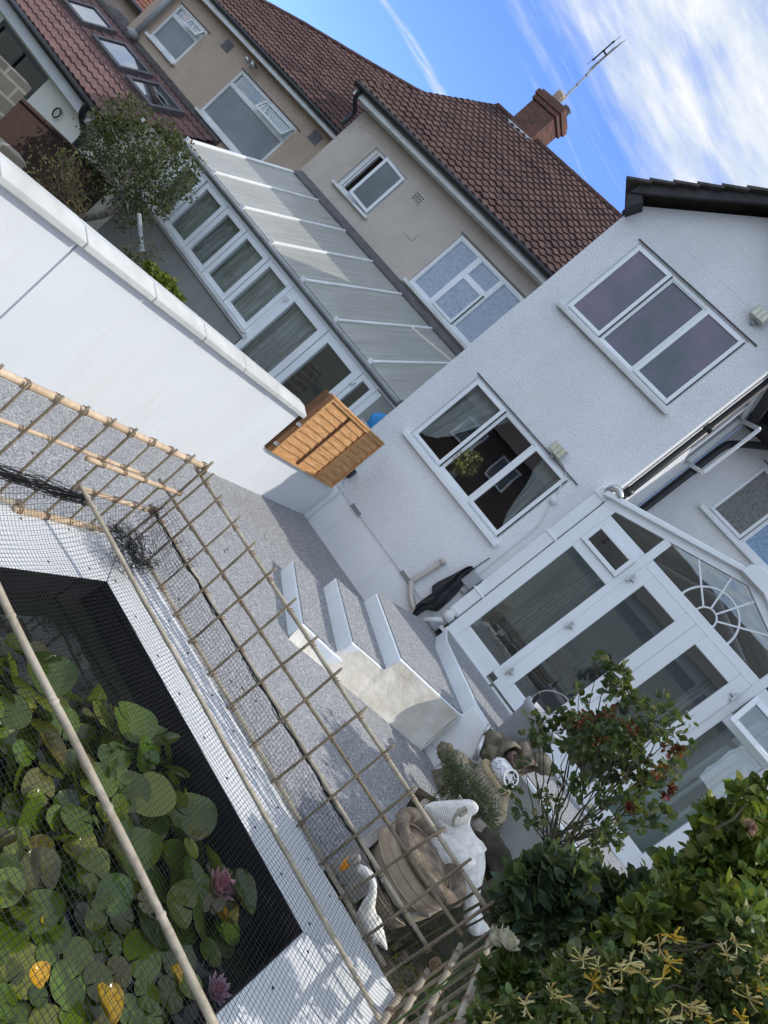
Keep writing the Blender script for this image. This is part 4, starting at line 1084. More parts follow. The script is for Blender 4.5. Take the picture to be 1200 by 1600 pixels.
# window one: outer light standing ajar
m = MB(); frame_rect(m, C1[0], C1[1], C1[2], C1[3], BY+.03, BY+.1, .06); w1 = m.build('window', 'upvc_old', ch, bevel=.006)
m = MB(); m.box(C1[0]-.06,C1[1]+.06,BY-.08,BY+.03,C1[2]-.06,C1[2]-.004); m.build('sill', 'upvc_old', w1, bevel=.006)
ang = radians(20)
ax = Vector((cos(ang), -sin(ang), 0)); ay = Vector((sin(ang), cos(ang), 0))
sx0 = Vector((-9.4, BY-.05, 0))
m = MB()
Ls = .52
ax = Vector((-cos(ang), -sin(ang), 0)); hinge = Vector((C1[1]-.05, BY+.0, 0))
def sb(a, b, z0, z1, mm): mm.obox(hinge+ax*((a+b)/2)+Vector((0,0,(z0+z1)/2)), ax, Vector((-ax.y,ax.x,0)), Vector((0,0,1)), (b-a)/2, .025, (z1-z0)/2)
sb(0,.06,C1[2]+.03,C1[3]-.03,m); sb(.48,.54,C1[2]+.03,C1[3]-.03,m); sb(.06,.48,C1[3]-.09,C1[3]-.03,m); sb(.06,.48,C1[2]+.03,C1[2]+.09,m)
m.build('open_sash', 'upvc', w1, bevel=.006)
m = MB(); sb(.05,.57,C1[2]+.08,C1[3]-.08,m)
for i, v in enumerate(m.v): pass
m2 = MB(); m2.obox(hinge+ax*.27+Vector((0,0,(C1[2]+C1[3])/2)), ax, Vector((-ax.y,ax.x,0)), Vector((0,0,1)), .22, .004, (C1[3]-C1[2])/2-.08); m2.build('pane', 'frosted_grey', w1)
m = MB(); m.box(C1[0]+.06,C1[0]+.12,BY+.01,BY+.08,C1[2]+.06,C1[3]-.06); m.box(C1[0]+.15,C1[0]+.19,BY-.0,BY+.06,C1[2]+.06,C1[3]-.06); m.build('side_sash', 'upvc_old', w1, bevel=.005)
# window two: three lights, the middle one with a small top light
a, b, z0, z1 = C2
L2 = [(a+.07,a+.58,z0+.07,z1-.07),(a+.68,a+1.22,z0+.07,z0+.78),(a+.68,a+1.22,z0+.86,z1-.07),(a+1.3,b-.07,z0+.07,z1-.07)]
window(ch, *C2, BY, L2, gmat='frosted_blue', sashes=(1,), sillmat='upvc_old')
# eaves
mb = MB(); mb.box(-10.98,-4.2,BY-.3,BY+.0,5.13,5.17); mb.box(-11.0,-4.2,BY-.33,BY-.3,5.10,5.28); mb.build('fascia', 'upvc_old', ch, bevel=.004)
mb = MB(); mb.tube([(-11.05,BY-.40,5.27),(-4.2,BY-.40,5.25)], .065, 10); mb.box(-11.04,-4.2,BY-.36,BY-.33,5.22,5.32)
mb.build('gutter', 'black_plastic', ch)
cp = .84; ca, sa = cos(math.atan(cp)), sin(math.atan(cp))
RO = (-11.05, BY-.42, 5.30)
mb = MB(); tile_roof(mb, RO, (1,0,0), (0,ca,sa), [(0,0),(7,0),(7,4.42),(0,4.42)]); ro = mb.build('roof', 'tile_red', ch)
RYY, RZZ = RO[1]+ca*4.42, RO[2]+sa*4.42
mb = MB(); ridge(mb, (-11.05,RYY,RZZ+.0), (-4.1,RYY,RZZ+.0), .07); mb.build('ridge_tiles', 'tile_red', ro)
mb = MB(); mb.prism([(-11.0,RO[1]+.02,RO[2]-.05),(-11.0,RYY,RZZ-.05),(-11.0,RYY,RZZ+.03),(-11.0,RO[1]+.02,RO[2]+.03)], (-.05,0,0)); mb.quad((-11,RYY,RZZ-.03),(-4.1,RYY,RZZ-.03),(-4.1,17.5,5.3),(-11,17.5,5.3)); mb.build('verge', 'tile_dark', ro)
for (x, z, mt) in ((-8.38,4.68,'drain_beige'),(-7.9,4.15,'cream_dash'),(-10.2,5.0,'cream_dash')):
    mb = MB(); mb.box(x-.13,x+.13,BY-.012,BY,z-.1,z+.1); v = mb.build('vent', mt, ch, bevel=.004)
    if mt == 'drain_beige':
        mb = MB()
        for i in range(5):
            for j in range(3): mb.box(x-.11+i*.047,x-.085+i*.047,BY-.016,BY-.011,z-.08+j*.055,z-.04+j*.055)
        mb.build('slots','black_plastic',v)
mb = MB(); mb.tube(crom([(-10.86,BY-.38,5.2),(-10.86,BY-.3,5.05),(-10.86,BY-.1,4.95),(-10.86,BY-.06,4.82),(-10.86,BY-.06,4.6)]), .045, 10); mb.build('downpipe', 'black_plastic', ch, smooth=True)
# chimney with stepped cap, pots and aerial
CX, CYy = -9.98, RYY+.1
mb = MB(); mb.box(CX-.38,CX+.38,CYy-.32,CYy+.32,RZZ-.9,RZZ+.55); mb.box(CX-.42,CX+.42,CYy-.36,CYy+.36,RZZ+.552,RZZ+.66); mb.box(CX-.45,CX+.45,CYy-.39,CYy+.39,RZZ+.662,RZZ+.79); mb.box(CX-.40,CX+.40,CYy-.34,CYy+.34,RZZ+.792,RZZ+.86)
ck = mb.build('chimney', 'brick_red', ch, bevel=.01)
mb = MB(); mb.lathe([(.1,0),(.13,.02),(.12,.2),(.14,.24),(.135,.3),(.1,.3)], (CX-.18,CYy,RZZ+.88), 16); mb.build('chimney_pot', 'terracotta', ck, smooth=True)
mb = MB(); mb.lathe([(.09,0),(.11,.02),(.1,.09),(.12,.12),(.06,.14)], (CX+.25,CYy-.05,RZZ+.88), 16); mb.build('chimney_pot', 'lead', ck, smooth=True)
mb = MB(); mb.prism([(CX-.41,CYy-.37,RZZ-.38),(CX+.41,CYy-.37,RZZ-.38),(CX+.41,CYy-.34,RZZ-.14),(CX-.41,CYy-.34,RZZ-.14)], (0,.03,0)); mb.build('lead_flashing', 'annex_grey', ck)
ar = thing('tv_aerial', 'grid television aerial on a tall pole fixed to the brick chimney', 'aerial', (CX-.02,CYy+.0,RZZ+.6))
mt0, mt1 = Vector((CX+.0,CYy,RZZ+.5)), at(945,88,CYy)
mb = MB(); mb.tube([mt0, mt0+(mt1-mt0)*.45, mt0+(mt1-mt0)*.46, mt1], [.03,.028,.022,.02], 8)
for t in (.35,.55,.7): p = mt0+(mt1-mt0)*t; mb.tube([p, p+(mt1-mt0)*.02], .036, 8)
mb.build('mast', 'grey_pvc', ar)
ang_c = (at(962,85,CYy)+at(962,88,CYy))/2; g0 = mt1+Vector((.08,0,-.2))
mb = MB()
gx, gz = Vector((.62,-.78,0)), Vector((0,0,1))
cc_ = mt1+gx*.12+gz*(-.02)
for i in range(9): mb.bar(cc_+gx*(-.0)+gz*(-.36+i*.09)-gx*.32, cc_+gz*(-.36+i*.09)+gx*.32, .008, .008)
for s_ in (-.32,0,.32): mb.bar(cc_+gx*s_-gz*.38, cc_+gx*s_+gz*.38, .01, .01)
mb.build('reflector_grid', 'grey_pvc', ar)
mb = MB(); nn = Vector((.78,.62,0))*-1
for k in (-.27,0,.27):
    p = cc_+nn*.12+gz*k; mb.obox(p, gx, gz, nn, .05, .02, .02)
    for s_ in (-1,1):
        mb.bar(p, p+gx*.22*s_+gz*.09, .01, .01); mb.bar(p, p+gx*.22*s_-gz*.09, .01, .01)
mb.bar(cc_+nn*.12-gz*.3, cc_+nn*.12+gz*.3, .025, .025); mb.bar(cc_, cc_+nn*.13, .03, .03)
mb.build('dipole_array', 'black_plastic', ar)

# ================================================================== tan house beyond
TY = 13.0
tn = thing('tan_house', 'tan rendered house with red tiled roof and two old windows at upper left', 'house', (-15, TY, -1.2))
T1 = (-15.68,-13.14,2.74,4.16); T2 = (-18.80,-17.42,3.02,4.16)
mb = MB(); wall_y(mb, -19.62, -10.6, -1.2, 4.62, TY, .25, (T1, T2)); mb.build('wall', 'tan_dash', tn)
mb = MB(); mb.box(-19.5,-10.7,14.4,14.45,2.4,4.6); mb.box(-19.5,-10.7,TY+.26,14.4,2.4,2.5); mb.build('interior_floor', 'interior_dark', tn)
def oldwin(T, gm):
    a, b, z0, z1 = T; zt = z0+(z1-z0)*.70
    w = window(tn, a, b, z0, z1, TY-.02, [(a+.07,b-.07,z0+.07,zt-.04),(a+.07,(a+b)/2-.04,zt+.05,z1-.07),((a+b)/2+.04,b-.07,zt+.05,z1-.07)], mat='upvc_old', gmat=gm, sillmat='upvc_old')
    m = MB(); th = radians(24); ay, az = Vector((0,cos(th),sin(th))), Vector((0,-sin(th),-cos(th)))
    xa, xb = (a+b)/2+.03, b-.04; hp = Vector((0,TY-.03,z1-.06)); Lz = (z1-zt)-.08
    for (p, q, s0, s1) in ((xa,xa+.06,0,Lz),(xb-.06,xb,0,Lz),(xa+.06,xb-.06,0,.05),(xa+.06,xb-.06,Lz-.05,Lz)):
        m.obox(hp+az*((s0+s1)/2)+Vector(((p+q)/2,0,0)), Vector((1,0,0)), az, ay, (q-p)/2, (s1-s0)/2, .02)
    m.build('open_sash', 'upvc_old', w, bevel=.005)
    m = MB(); m.obox(hp+az*Lz/2+Vector(((xa+xb)/2,0,0)), Vector((1,0,0)), az, ay, (xb-xa)/2-.05, Lz/2-.04, .004); m.build('pane','glass',w)
oldwin(T1, ['frosted_grey','glass','glass']); oldwin(T2, ['frosted_grey','glass','glass'])
mb = MB(); mb.box(-19.7,-11.0,TY-.28,TY-.25,4.55,4.74); mb.box(-19.7,-11.0,TY-.25,TY,4.57,4.6); mb.build('fascia', 'upvc_old', tn)
mb = MB(); mb.tube([(-19.75,TY-.34,4.74),(-11.0,TY-.34,4.70)], .065, 10); mb.build('gutter', 'black_plastic', tn)
mb = MB(); tile_roof(mb, (-20.2,TY-.38,4.76), (1,0,0), (0,ca,sa), [(0,0),(9.2,0),(9.3,5.2),(7.6,6.9),(7.1,6.9),(6.73,5.8),(5.69,4.62),(4.5,3.65),(2.9,2.5),(1.9,1.55),(0.2,.05)]); ro = mb.build('roof', 'tile_red', tn)
def rp(u, s): return Vector((-20.2+u, TY-.38+ca*s, 4.76+sa*s+.03))
mb = MB()
pp = [(0.2,.05),(1.9,1.55),(2.9,2.5),(4.5,3.65),(5.69,4.62),(6.73,5.8),(7.1,6.9)]
for a, b in zip(pp[:-1], pp[1:]): ridge(mb, rp(*a), rp(*b), .065)
mb.build('hip_tiles', 'tile_red', ro)
mb = MB(); mb.tube([(-19.05,TY-.12,2.66),(-19.05,TY-.12,4.7)], .075, 12); mb.lathe([(.13,0),(.15,.12),(.1,.2)], (-19.05,TY-.14,2.6), 12); mb.build('soil_pipe', 'grey_pvc', tn, smooth=True)
for (x, z) in ((-12.62,4.33),(-16.6,4.28)):
    mb = MB(); mb.box(x-.17,x+.17,TY-.01,TY,z-.13,z+.13); v = mb.build('air_brick', 'lead', tn)
mb = MB(); mb.box(-15.45,-15.4,TY-.2,TY,4.42,4.46)
for s_ in (-.09,.09): mb.lathe([(.04,0),(.075,.1),(.07,.13)], (-15.42+s_,TY-.16,4.42), 10, Vector((s_*3,-.6,-.6)))
mb.build('twin_spotlight', 'silver', tn, smooth=True)

# single-storey tiled extension, lower down at far left
ax_ = thing('tiled_extension', 'low extension with pinkish tiled roof, three skylights and white fascia at far left', 'extension', (-18, 10.9, -1.25))
EO = (-24.0, 10.78, .98); EP = math.atan(.70); es, ec = sin(EP), cos(EP)
mb = MB(); tile_roof(mb, EO, (1,0,0), (0,ec,es), [(0,0),(9.15,0),(9.5,2.75),(0,2.75)], tw=.27, course=.27, amp=.024, lift=.038); ro = mb.build('roof', 'tile_pink', ax_)
def ep(x, s, h=0): return Vector((x, EO[1]+ec*s-es*h, EO[2]+es*s+ec*h))
mb = MB(); ridge(mb, ep(-24,2.78,.0), ep(-14.5,2.78,.0), .14); mb.bar(ep(-24,2.95,.1), ep(-14.5,2.95,.1), .3, .04, Vector((0,-es,ec))); mb.build('ridge_tiles', 'tile_dark', ro)
for k, (xa, xb) in enumerate(((-20.4,-19.15),(-18.6,-17.1),(-16.75,-15.45))):
    nrm = Vector((0,-es,ec)); up_ = Vector((0,ec,es))
    mb = MB()
    c = ep((xa+xb)/2, 1.85, .07); hx, hy = (xb-xa)/2, .46
    for (dx, dy, wx, wy) in ((-hx+.05,0,.05,hy),(hx-.05,0,.05,hy),(0,-hy+.05,hx-.1,.05),(0,hy-.05,hx-.1,.05)):
        mb.obox(c+Vector((dx,0,0))+up_*dy, Vector((1,0,0)), up_, nrm, wx, wy, .07)
    sk = mb.build('skylight', 'lead', ax_, bevel=.01)
    mb = MB(); mb.obox(c+nrm*.03, Vector((1,0,0)), up_, nrm, hx-.09, hy-.09, .005); mb.build('pane', 'glass_sky', sk)
mb = MB(); mb.box(-24,-15.1,10.86,10.9,.55,.93); mb.box(-24,-15.1,10.9,11.3,.55,.58); mb.build('fascia', 'annex_grey', ax_)
mb = MB(); mb.tube([(-24,10.72,.93),(-14.95,10.72,.88)], .08, 10)
mb.tube(crom([(-15.3,10.72,.85),(-15.3,10.78,.62),(-15.3,11.0,.45),(-15.3,11.15,.3),(-15.3,11.18,-.1),(-15.3,11.18,-1.2)]), .075, 10); mb.build('gutter', 'black_plastic', ax_, smooth=True)
mb = MB(); wall_y(mb, -24, -14.7, -1.25, .6, 11.26, .25, ((-20.3,-17.6,-1.0,.45),)); mb.box(-14.95,-14.7,11.52,13,-1.25,1.6); mb.build('wall', 'annex_cream', ax_)
mb = MB(); frame_rect(mb, -20.3,-17.6,-1.0,.45, 11.28, 11.36, .12); mb.box(-19.0,-18.9,11.28,11.36,-.88,.33); dr = mb.build('door', 'black_plastic', ax_, bevel=.006)
mb = MB(); mb.box(-20.2,-17.7,11.32,11.326,-.9,.35); mb.build('pane', 'glass', dr)
mb = MB(); mb.box(-23.8,-15,12.7,12.75,-1.2,1.5); mb.build('interior_wall', 'interior_dark', ax_)
mb = MB(); mb.tube([(-16.5+.12*cos(a*.4), 11.2, .12+.12*sin(a*.4)) for a in range(17)], .018, 6); mb.build('hose_hook', 'black_plastic', ax_)
# orange tiled house further off
oh = thing('orange_roofed_house', 'house with bright orange-red tiles peeping over the extension roof at top left', 'house', (-24, 16, -1.2))
mb = MB(); mb.box(-32,-21,16,22,-1.2,3.6); mb.build('wall', 'tan_dash', oh)
mb = MB(); tile_roof(mb, (-32,15.7,3.55), (1,0,0), (0,.75,.66), [(0,0),(11.4,0),(11.4,4.5),(0,4.5)], sub=4); mb.build('roof', 'tile_orange', oh)
mb = MB(); mb.tube([(-32,15.62,3.5),(-20.6,15.62,3.5)], .09, 8); mb.build('gutter', 'black_plastic', oh)

# walls and fence across the next gardens
bw = thing('block_wall', 'grey concrete block wall with pale mortar at the left edge', 'wall', (-9.5, 5, -1.25))
mb = MB(); mb.box(-9.7,-9.5,2.5,6.02,-1.25,.90); mb.build('wall_body', 'concrete_block', bw)
lb = thing('low_block_wall', 'low weathered concrete block wall just behind the white coping at far left', 'wall', (-7.2, 4.5, -1.25))
mb = MB(); mb.box(-7.4,-7.2,2.5,5.05,-1.25,.56); mb.build('wall_body', 'concrete_block', lb)
bf = thing('brown_fence', 'dark brown board fence below the extension at upper left', 'fence', (-11, 8, -1.25))
mb = MB(); mb.box(-11.06,-11.0,5.6,9.05,-1.25,.50)
mb.build('boards', 'brown_boards', bf); mb = MB(); mb.box(-11.1,-10.96,5.6,9.06,.5,.54); mb.build('cap_rail', 'brown_boards', bf)

# ================================================================== houses behind the viewer, mirrored in the window glass
for (x0_, x1_, yb, wm, rm, lab) in ((-15,-6.2,-13,'brick_plain','tile_dark','red brick house with tiled roof, mirrored in the lower window of the white house'),(-4.6,6,-15,'interior_light','tile_dark','pale house with dark roof, mirrored in the conservatory glass')):
    h = thing('house', lab, 'house', ((x0_+x1_)/2, yb, -1.25))
    m = MB(); m.box(x0_,x1_,yb-7,yb,-1.25,4.6); m.build('wall', wm, h)
    m = MB(); m.prism([(x0_-.3,yb+.3,4.5),(x0_-.3,yb-7.3,4.5),(x0_-.3,yb-3.5,7.6)], (x1_-x0_+.6,0,0)); m.build('roof', rm, h)
    for i in range(3 if x0_ < -6 else 0):
        for z in (.4, 2.9):
            xx = x0_+1.2+i*2.4; m = MB(); frame_rect(m, xx, xx+1.3, z, z+1.2, yb, yb+.06, .09); w = m.build('window','upvc',h)
            m = MB(); m.box(xx+.05,xx+1.25,yb+.01,yb+.03,z+.05,z+1.15); m.build('pane','frosted_grey',w)

# ================================================================== pond
PZ = .50
pd = thing('pond_surround', 'raised pond with wide white coping boards and a black liner', 'pond', (-.6, 2, 0))
ix0, ix1, iy0, iy1 = -1.455, .155, .95, 2.56; ox0, ox1, oy0, oy1 = -1.80, .56, .6, 2.925
for nm, pts in (('coping_board', [(ox0,oy1),(ox1,oy1),(ix1,iy1),(ix0,iy1)]), ('coping_board', [(ox0,oy1),(ix0,iy1),(ix0,iy0),(ox0,oy0)]), ('coping_board', [(ox1,oy1),(ox1,oy0),(ix1,iy0),(ix1,iy1)]), ('coping_board', [(ox0,oy0),(ix0,iy0),(ix1,iy0),(ox1,oy0)])):
    c = Vector((sum(p[0] for p in pts)/4, sum(p[1] for p in pts)/4)); q = [Vector(p)+(c-Vector(p)).normalized()*.003 for p in pts]
    mb = MB(); mb.prism([(p.x,p.y,PZ-.035) for p in q], (0,0,.035)); mb.build('coping_board', 'pond_white', pd, bevel=.004)
for k in range(9):
    x = ix0+.0+k*.2
    for y in (iy1+.06, iy1+.30): mb = MB().lathe([(.005,0),(.006,.002),(.002,.003)], (x+rfloat(-.02,.02),y,PZ-.0005), 8); mb.build('screw', 'black_plastic', pd)
for k in range(6):
    y = iy0+.2+k*.27
    for x in (ix0-.06, ix0-.28, ix1+.06, ix1+.32): mb = MB().lathe([(.005,0),(.006,.002),(.002,.003)], (x,y+rfloat(-.02,.02),PZ-.0005), 8); mb.build('screw', 'black_plastic', pd)
mb = MB(); mb.box(ox0+.05,ox1-.05,iy1+.001,oy1-.05,-.1,PZ-.037); mb.box(ox0+.05,ix0-.001,iy0,iy1,-.1,PZ-.037); mb.box(ix1+.001,ox1-.05,iy0,iy1,-.1,PZ-.037); mb.box(ox0+.05,ox1-.05,oy0+.05,iy0-.001,-.1,PZ-.037); mb.build('pond_wall', 'smooth_white', pd)
mb = MB()
t_ = .004
mb.box(ix0,ix1,iy1-t_,iy1,-.4,PZ-.002); mb.box(ix0,ix0+t_,iy0,iy1-t_,-.4,PZ-.002); mb.box(ix1-t_,ix1,iy0,iy1-t_,-.4,PZ-.002); mb.box(ix0,ix1,iy0,iy0+t_,-.4,PZ-.002); mb.box(ix0,ix1,iy0,iy1,-.42,-.4); mb.build('liner', 'black_plastic', pd)
WZ = .37
mb = MB(); mb.quad((ix0+.005,iy0+.005,WZ),(ix1-.005,iy0+.005,WZ),(ix1-.005,iy1-.005,WZ),(ix0+.005,iy1-.005,WZ)); mb.build('pond_water', 'water', kind='structure')

# water lilies
wl = thing('water_lily', 'dense green water lily plant covering half of the pond under the net', 'water lily', (-.5, 1.9, WZ))
area = [(-60,1010),(60,1015),(120,1085),(160,1100),(235,1135),(272,1180),(300,1240),(352,1310),(385,1385),(382,1420),(345,1480),(350,1555),(300,1600),(250,1640),(-60,1660)]
def pad(p, r, tilt, az, col, name, notch=True, curl=0., into=None):
    mb = into or MB(); nrm = Vector((sin(tilt)*cos(az), sin(tilt)*sin(az), cos(tilt)))
    ax = Vector((cos(az*2.3), sin(az*2.3), 0)); ax = (ax-nrm*ax.dot(nrm)).normalized(); ay = nrm.cross(ax)
    n = 36; a0 = .07 if notch else .01; vs = [p]; 
    mb.cur = col
    for ri in (.35, .7, 1.0):
        for k in range(n+1):
            a = a0+(2*pi-2*a0)*k/n
            rr = r*ri*(1+.03*sin(a*2+az*5)+.012*sin(5*a)) * (1-.16*math.exp(-((min(a,2*pi-a)-a0)/.16)**2)*ri)
            h = curl*r*ri**3*(.6+.4*sin(a*2+az*3)) + .010*r*sin(a*9)*ri - .02*r*(1-ri)
            vs.append(p+ax*cos(a)*rr+ay*sin(a)*rr+nrm*h)
    m_ = n+1; fs = [(0,1+k,2+k) for k in range(n)]
    for j in range(2): fs += [(1+j*m_+k, 1+(j+1)*m_+k, 1+(j+1)*m_+k+1, 1+j*m_+k+1) for k in range(n)]
    mb.add(vs, fs)
    if into: return None
    return mb.build(name, 'lily', wl, smooth=True)
greens = [(.10,.15,.014),(.075,.12,.012),(.125,.18,.017),(.055,.092,.01),(.115,.15,.02),(.165,.19,.02),(.085,.13,.012),(.13,.115,.025)]
random.seed(21)
placed = []; tries = 0
while len(placed) < 185 and tries < 40000:
    tries += 1
    px, py = rfloat(-60,390), rfloat(1000,1650)
    if not in_poly(px, py, area): continue
    R_ = rfloat(22,40) if py < 1420 else rfloat(23,42)
    if random.random() < .3: R_ *= .7
    if any((px-a)**2+(py-b)**2 < ((.50 if py < 1430 else .70)*(R_+c))**2 for a, b, c in placed): continue
    placed.append((px, py, R_))
def pad_spec(px, py, R_):
    up_ = py < 1430
    p = atz(px, py, WZ+(rfloat(.006,.10) if up_ else rfloat(.004,.018))); r = R_/F_PX*(p-CAM).dot(FW)*1.1
    if p.y+r > iy1-.01 or p.x+r > ix1-.01: return None
    return (p, r, rfloat(.1,.85) if up_ else rfloat(0,.06), rfloat(0,6.28), jitter(random.choice(greens), .3), rfloat(-.2,.6) if up_ else rfloat(0,.05))
specs = [q for q in (pad_spec(*q) for q in placed) if q]
specs.sort(key=lambda q: -q[1])
for q in specs[:100]: pad(q[0], q[1], q[2], q[3], q[4], 'lily_pad', True, q[5])
SMALL = MB()
for q in specs[100:]: pad(q[0], q[1], q[2], q[3], q[4], None, True, q[5], into=SMALL)
SMALL.build('small_pads', 'lily', wl, smooth=True, kind='stuff')
LOWER = MB()
area2 = [(-420,960),(-60,1005)]+area[1:-2]+[(330,1640),(380,1850),(-420,1950)]
for q in range(1500):
    px, py = rfloat(-420,392), rfloat(960,1950)
    if not in_poly(px, py, area2): continue
    p = atz(px, py, WZ+rfloat(.001,.003)); r = rfloat(.03,.062)
    if 1440 < py < 1640 and px > -40 and random.random() < .75: continue
    if p.y+r > iy1-.015 or p.x+r > ix1-.015 or p.x-r < ix0+.01 or p.y-r < iy0+.01: continue
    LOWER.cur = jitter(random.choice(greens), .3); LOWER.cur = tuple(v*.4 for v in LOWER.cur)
    a0 = rfloat(0,6.28); n = 16; tx, ty = rfloat(-.25,.25), rfloat(-.25,.25)
    LOWER.add([p]+[p+Vector((r*cos(a0+.12+6.04*k/n), r*sin(a0+.12+6.04*k/n), .0005+.06*r*(tx*cos(a0+.12+6.04*k/n)+ty*sin(a0+.12+6.04*k/n)))) for k in range(n+1)], [(0,1+k,2+k) for k in range(n)])
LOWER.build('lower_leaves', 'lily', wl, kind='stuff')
for (px, py, R_) in ((330,1434,21),(152,1580,30),(46,1535,17),(262,1532,14),(58,1452,9)):
    p = atz(px, py, WZ+.02); dist = (p-CAM).dot(FW)
    o = pad(p+Vector((0,0,.03)), R_/F_PX*dist*1.05, .25, rfloat(0,6), jitter((.6,.34,.015), .25), 'yellow_leaf', True, .5); o['label'] = 'dying yellow leaf'
def lily_flower(px, py, s, col, z=.06):
    p = atz(px, py, WZ+z); mb = MB()
    for ring, (nn_, tilt, l) in enumerate(((9,1.15,1.0),(8,.8,.9),(7,.45,.75))):
        for k in range(nn_):
            a = 2*pi*k/nn_+ring*.35; d = Vector((cos(a)*sin(tilt), sin(a)*sin(tilt), cos(tilt)))
            petal(mb, p, d, Vector((-cos(a)*cos(tilt),-sin(a)*cos(tilt),sin(tilt))), s*l, s*.36, jitter((min(.9,col[0]*(1+.15*(2-ring))),min(.8,col[1]*(1+.5*(2-ring))),min(.85,col[2]*(1+.35*(2-ring)))), .15), -.25)
    mb.cur = (.7,.45,.03); mb.blob(p+Vector((0,0,s*.2)), s*.14, s*.14, s*.2, 8)
    return mb.build('flower', 'petal', wl)
lily_flower(337,1390,.078,(.62,.22,.32),.08); lily_flower(332,1553,.06,(.55,.24,.36),.08); 
for (px, py) in ((180,1170),(180,1250),(145,1290),(210,1180),(330,1095),(172,1240)):
    mb = MB(); p = atz(px, py+15, WZ+.03)
    for k in range(26):
        leaf(mb, p+rdir(0)*.045, rdir(.7), rdir(.5), rfloat(.03,.06), .014, jitter((.12,.2,.03), .3))
    mb.build('water_weed', 'leaf', wl)

# ================================================================== bamboo fences
def bamboo(mb, a, b, r, step=.26, wob=.004, n=9, seed=0):
    a, b = Vector(a), Vector(b); L = (b-a).length; d = (b-a)/L; pts = []; rs = []
    k = max(3, int(L/.05)); nxt = step*.5
    o1 = d.orthogonal().normalized(); o2 = d.cross(o1)
    ts = [i/k*L for i in range(k+1)]
    nodes = []; s = step*rfloat(.2,.8)
    while s < L: nodes.append(s); s += step*rfloat(.85,1.15)
    for s in nodes: ts += [s-.008, s-.003, s+.003, s+.008]
    ts = sorted(t for t in ts if 0 <= t <= L)
    for t in ts:
        w = wob*(mnoise.noise(Vector((t*1.6+seed*7, seed, 0)))*o1+mnoise.noise(Vector((t*1.6, seed*5, 9)))*o2)
        pts.append(a+d*t+w)
        near = min([abs(t-s) for s in nodes] or [1])
        rs.append(r*(1-.06*t/L)*(1.16 if near < .004 else (.93 if near < .009 else 1.0)))
    mb.tube(pts, rs, n)
def tie(mb, p, axis, r):
    axis = Vector(axis).normalized()
    for s in (-.007, .007):
        x = axis.orthogonal().normalized(); y = axis.cross(x); c = Vector(p)+axis*s
        mb.tube([c+(x*cos(a)+y*sin(a))*r for a in [2*pi*i/10 for i in range(11)]], .0022, 4, False)

def panel(label, rails, canes, across, fixed, cane_z, rail_mats):
    """across: 'x' or 'y' (direction the rails run); rails (z,start,end,radius,offset)"""
    mid = (canes[0]+canes[-1])/2
    loc = (mid, fixed, cane_z[0]) if across == 'x' else (fixed, mid, cane_z[0])
    t = thing('bamboo_fence', label, 'bamboo fence', loc, 'tied bamboo panels around the pond')
    P = (lambda s, z, o=0: Vector((s, fixed+o, z))) if across == 'x' else (lambda s, z, o=0: Vector((fixed+o, s, z)))
    for k, (z, a, b, r, o) in enumerate(rails):
        m = MB(); bamboo(m, P(a, z if not isinstance(z, tuple) else z[0], o), P(b, z if not isinstance(z, tuple) else z[1], o), r, .27, .006, 10, k+len(rails)*fixed); m.build('rail', rail_mats[k], t, smooth=True)
    for i, s in enumerate(canes):
        sl_ = rfloat(-.012,.012); m = MB()
        bamboo(m, P(s-sl_, cane_z[0]+rfloat(-.01,.01), -.012 if across == 'x' else .012), P(s+sl_, cane_z[1]+rfloat(-.015,.015), -.012 if across == 'x' else .012), rfloat(.0056,.0074), .2, .004, 7, i*3.3)
        m.build('cane', 'bamboo_cane', t, smooth=True)
        for (z, a, b, r, o) in rails:
            zz = z if not isinstance(z, tuple) else z[0]+(z[1]-z[0])*(s-a)/(b-a)
            if min(a,b)-.02 < s < max(a,b)+.02:
                tm = MB(); tie(tm, P(s+.012, zz, o), (1,0,0) if across == 'x' else (0,1,0), r*1.12+.001); tm.build('tie', 'rope', t)
    return t
random.seed(5)
panel('bamboo fence along the far side of the pond, between coping and patio', [(.99,-1.84,.62,.0105,.014),((.795,.85),-1.92,.53,.0088,.012),((.69,.70),-1.84,.50,.0105,.012),(.515,-1.62,.46,.0115,.012)],
      [-1.73,-1.60,-1.45,-1.29,-1.13,-.95,-.76,-.57,-.38,-.18,0,.17,.33,.49], 'x', 2.93, (.47,1.045), ['bamboo_old','bamboo_cane','bamboo_old','bamboo_old'])
panel('pale bamboo fence on the left side of the pond, in front of the garden wall', [(1.03,1.0,2.96,.016,-.014),(.86,1.0,2.62,.0095,-.012),(.85,2.27,2.94,.0115,.012),(.68,2.4,2.93,.0125,-.012),(.52,1.0,2.25,.012,-.012),(.51,2.2,2.72,.015,.014)],
      [2.92-.142*k for k in range(12)], 'y', -1.79, (.47,1.075), ['bamboo_new','bamboo_new','bamboo_new','bamboo_new','bamboo_old','bamboo_new'])
panel('bamboo fence on the right of the pond, seen end-on beside the flower bed', [(.99,1.5,2.98,.0125,.014),(.80,1.5,3.0,.0125,.012),(.635,1.5,2.98,.012,.012),(.52,1.5,2.9,.015,.012)],
      [2.90-.15*k for k in range(10)], 'y', .555, (.47,1.04), ['bamboo_old','bamboo_old','bamboo_old','bamboo_old'])
m = MB()
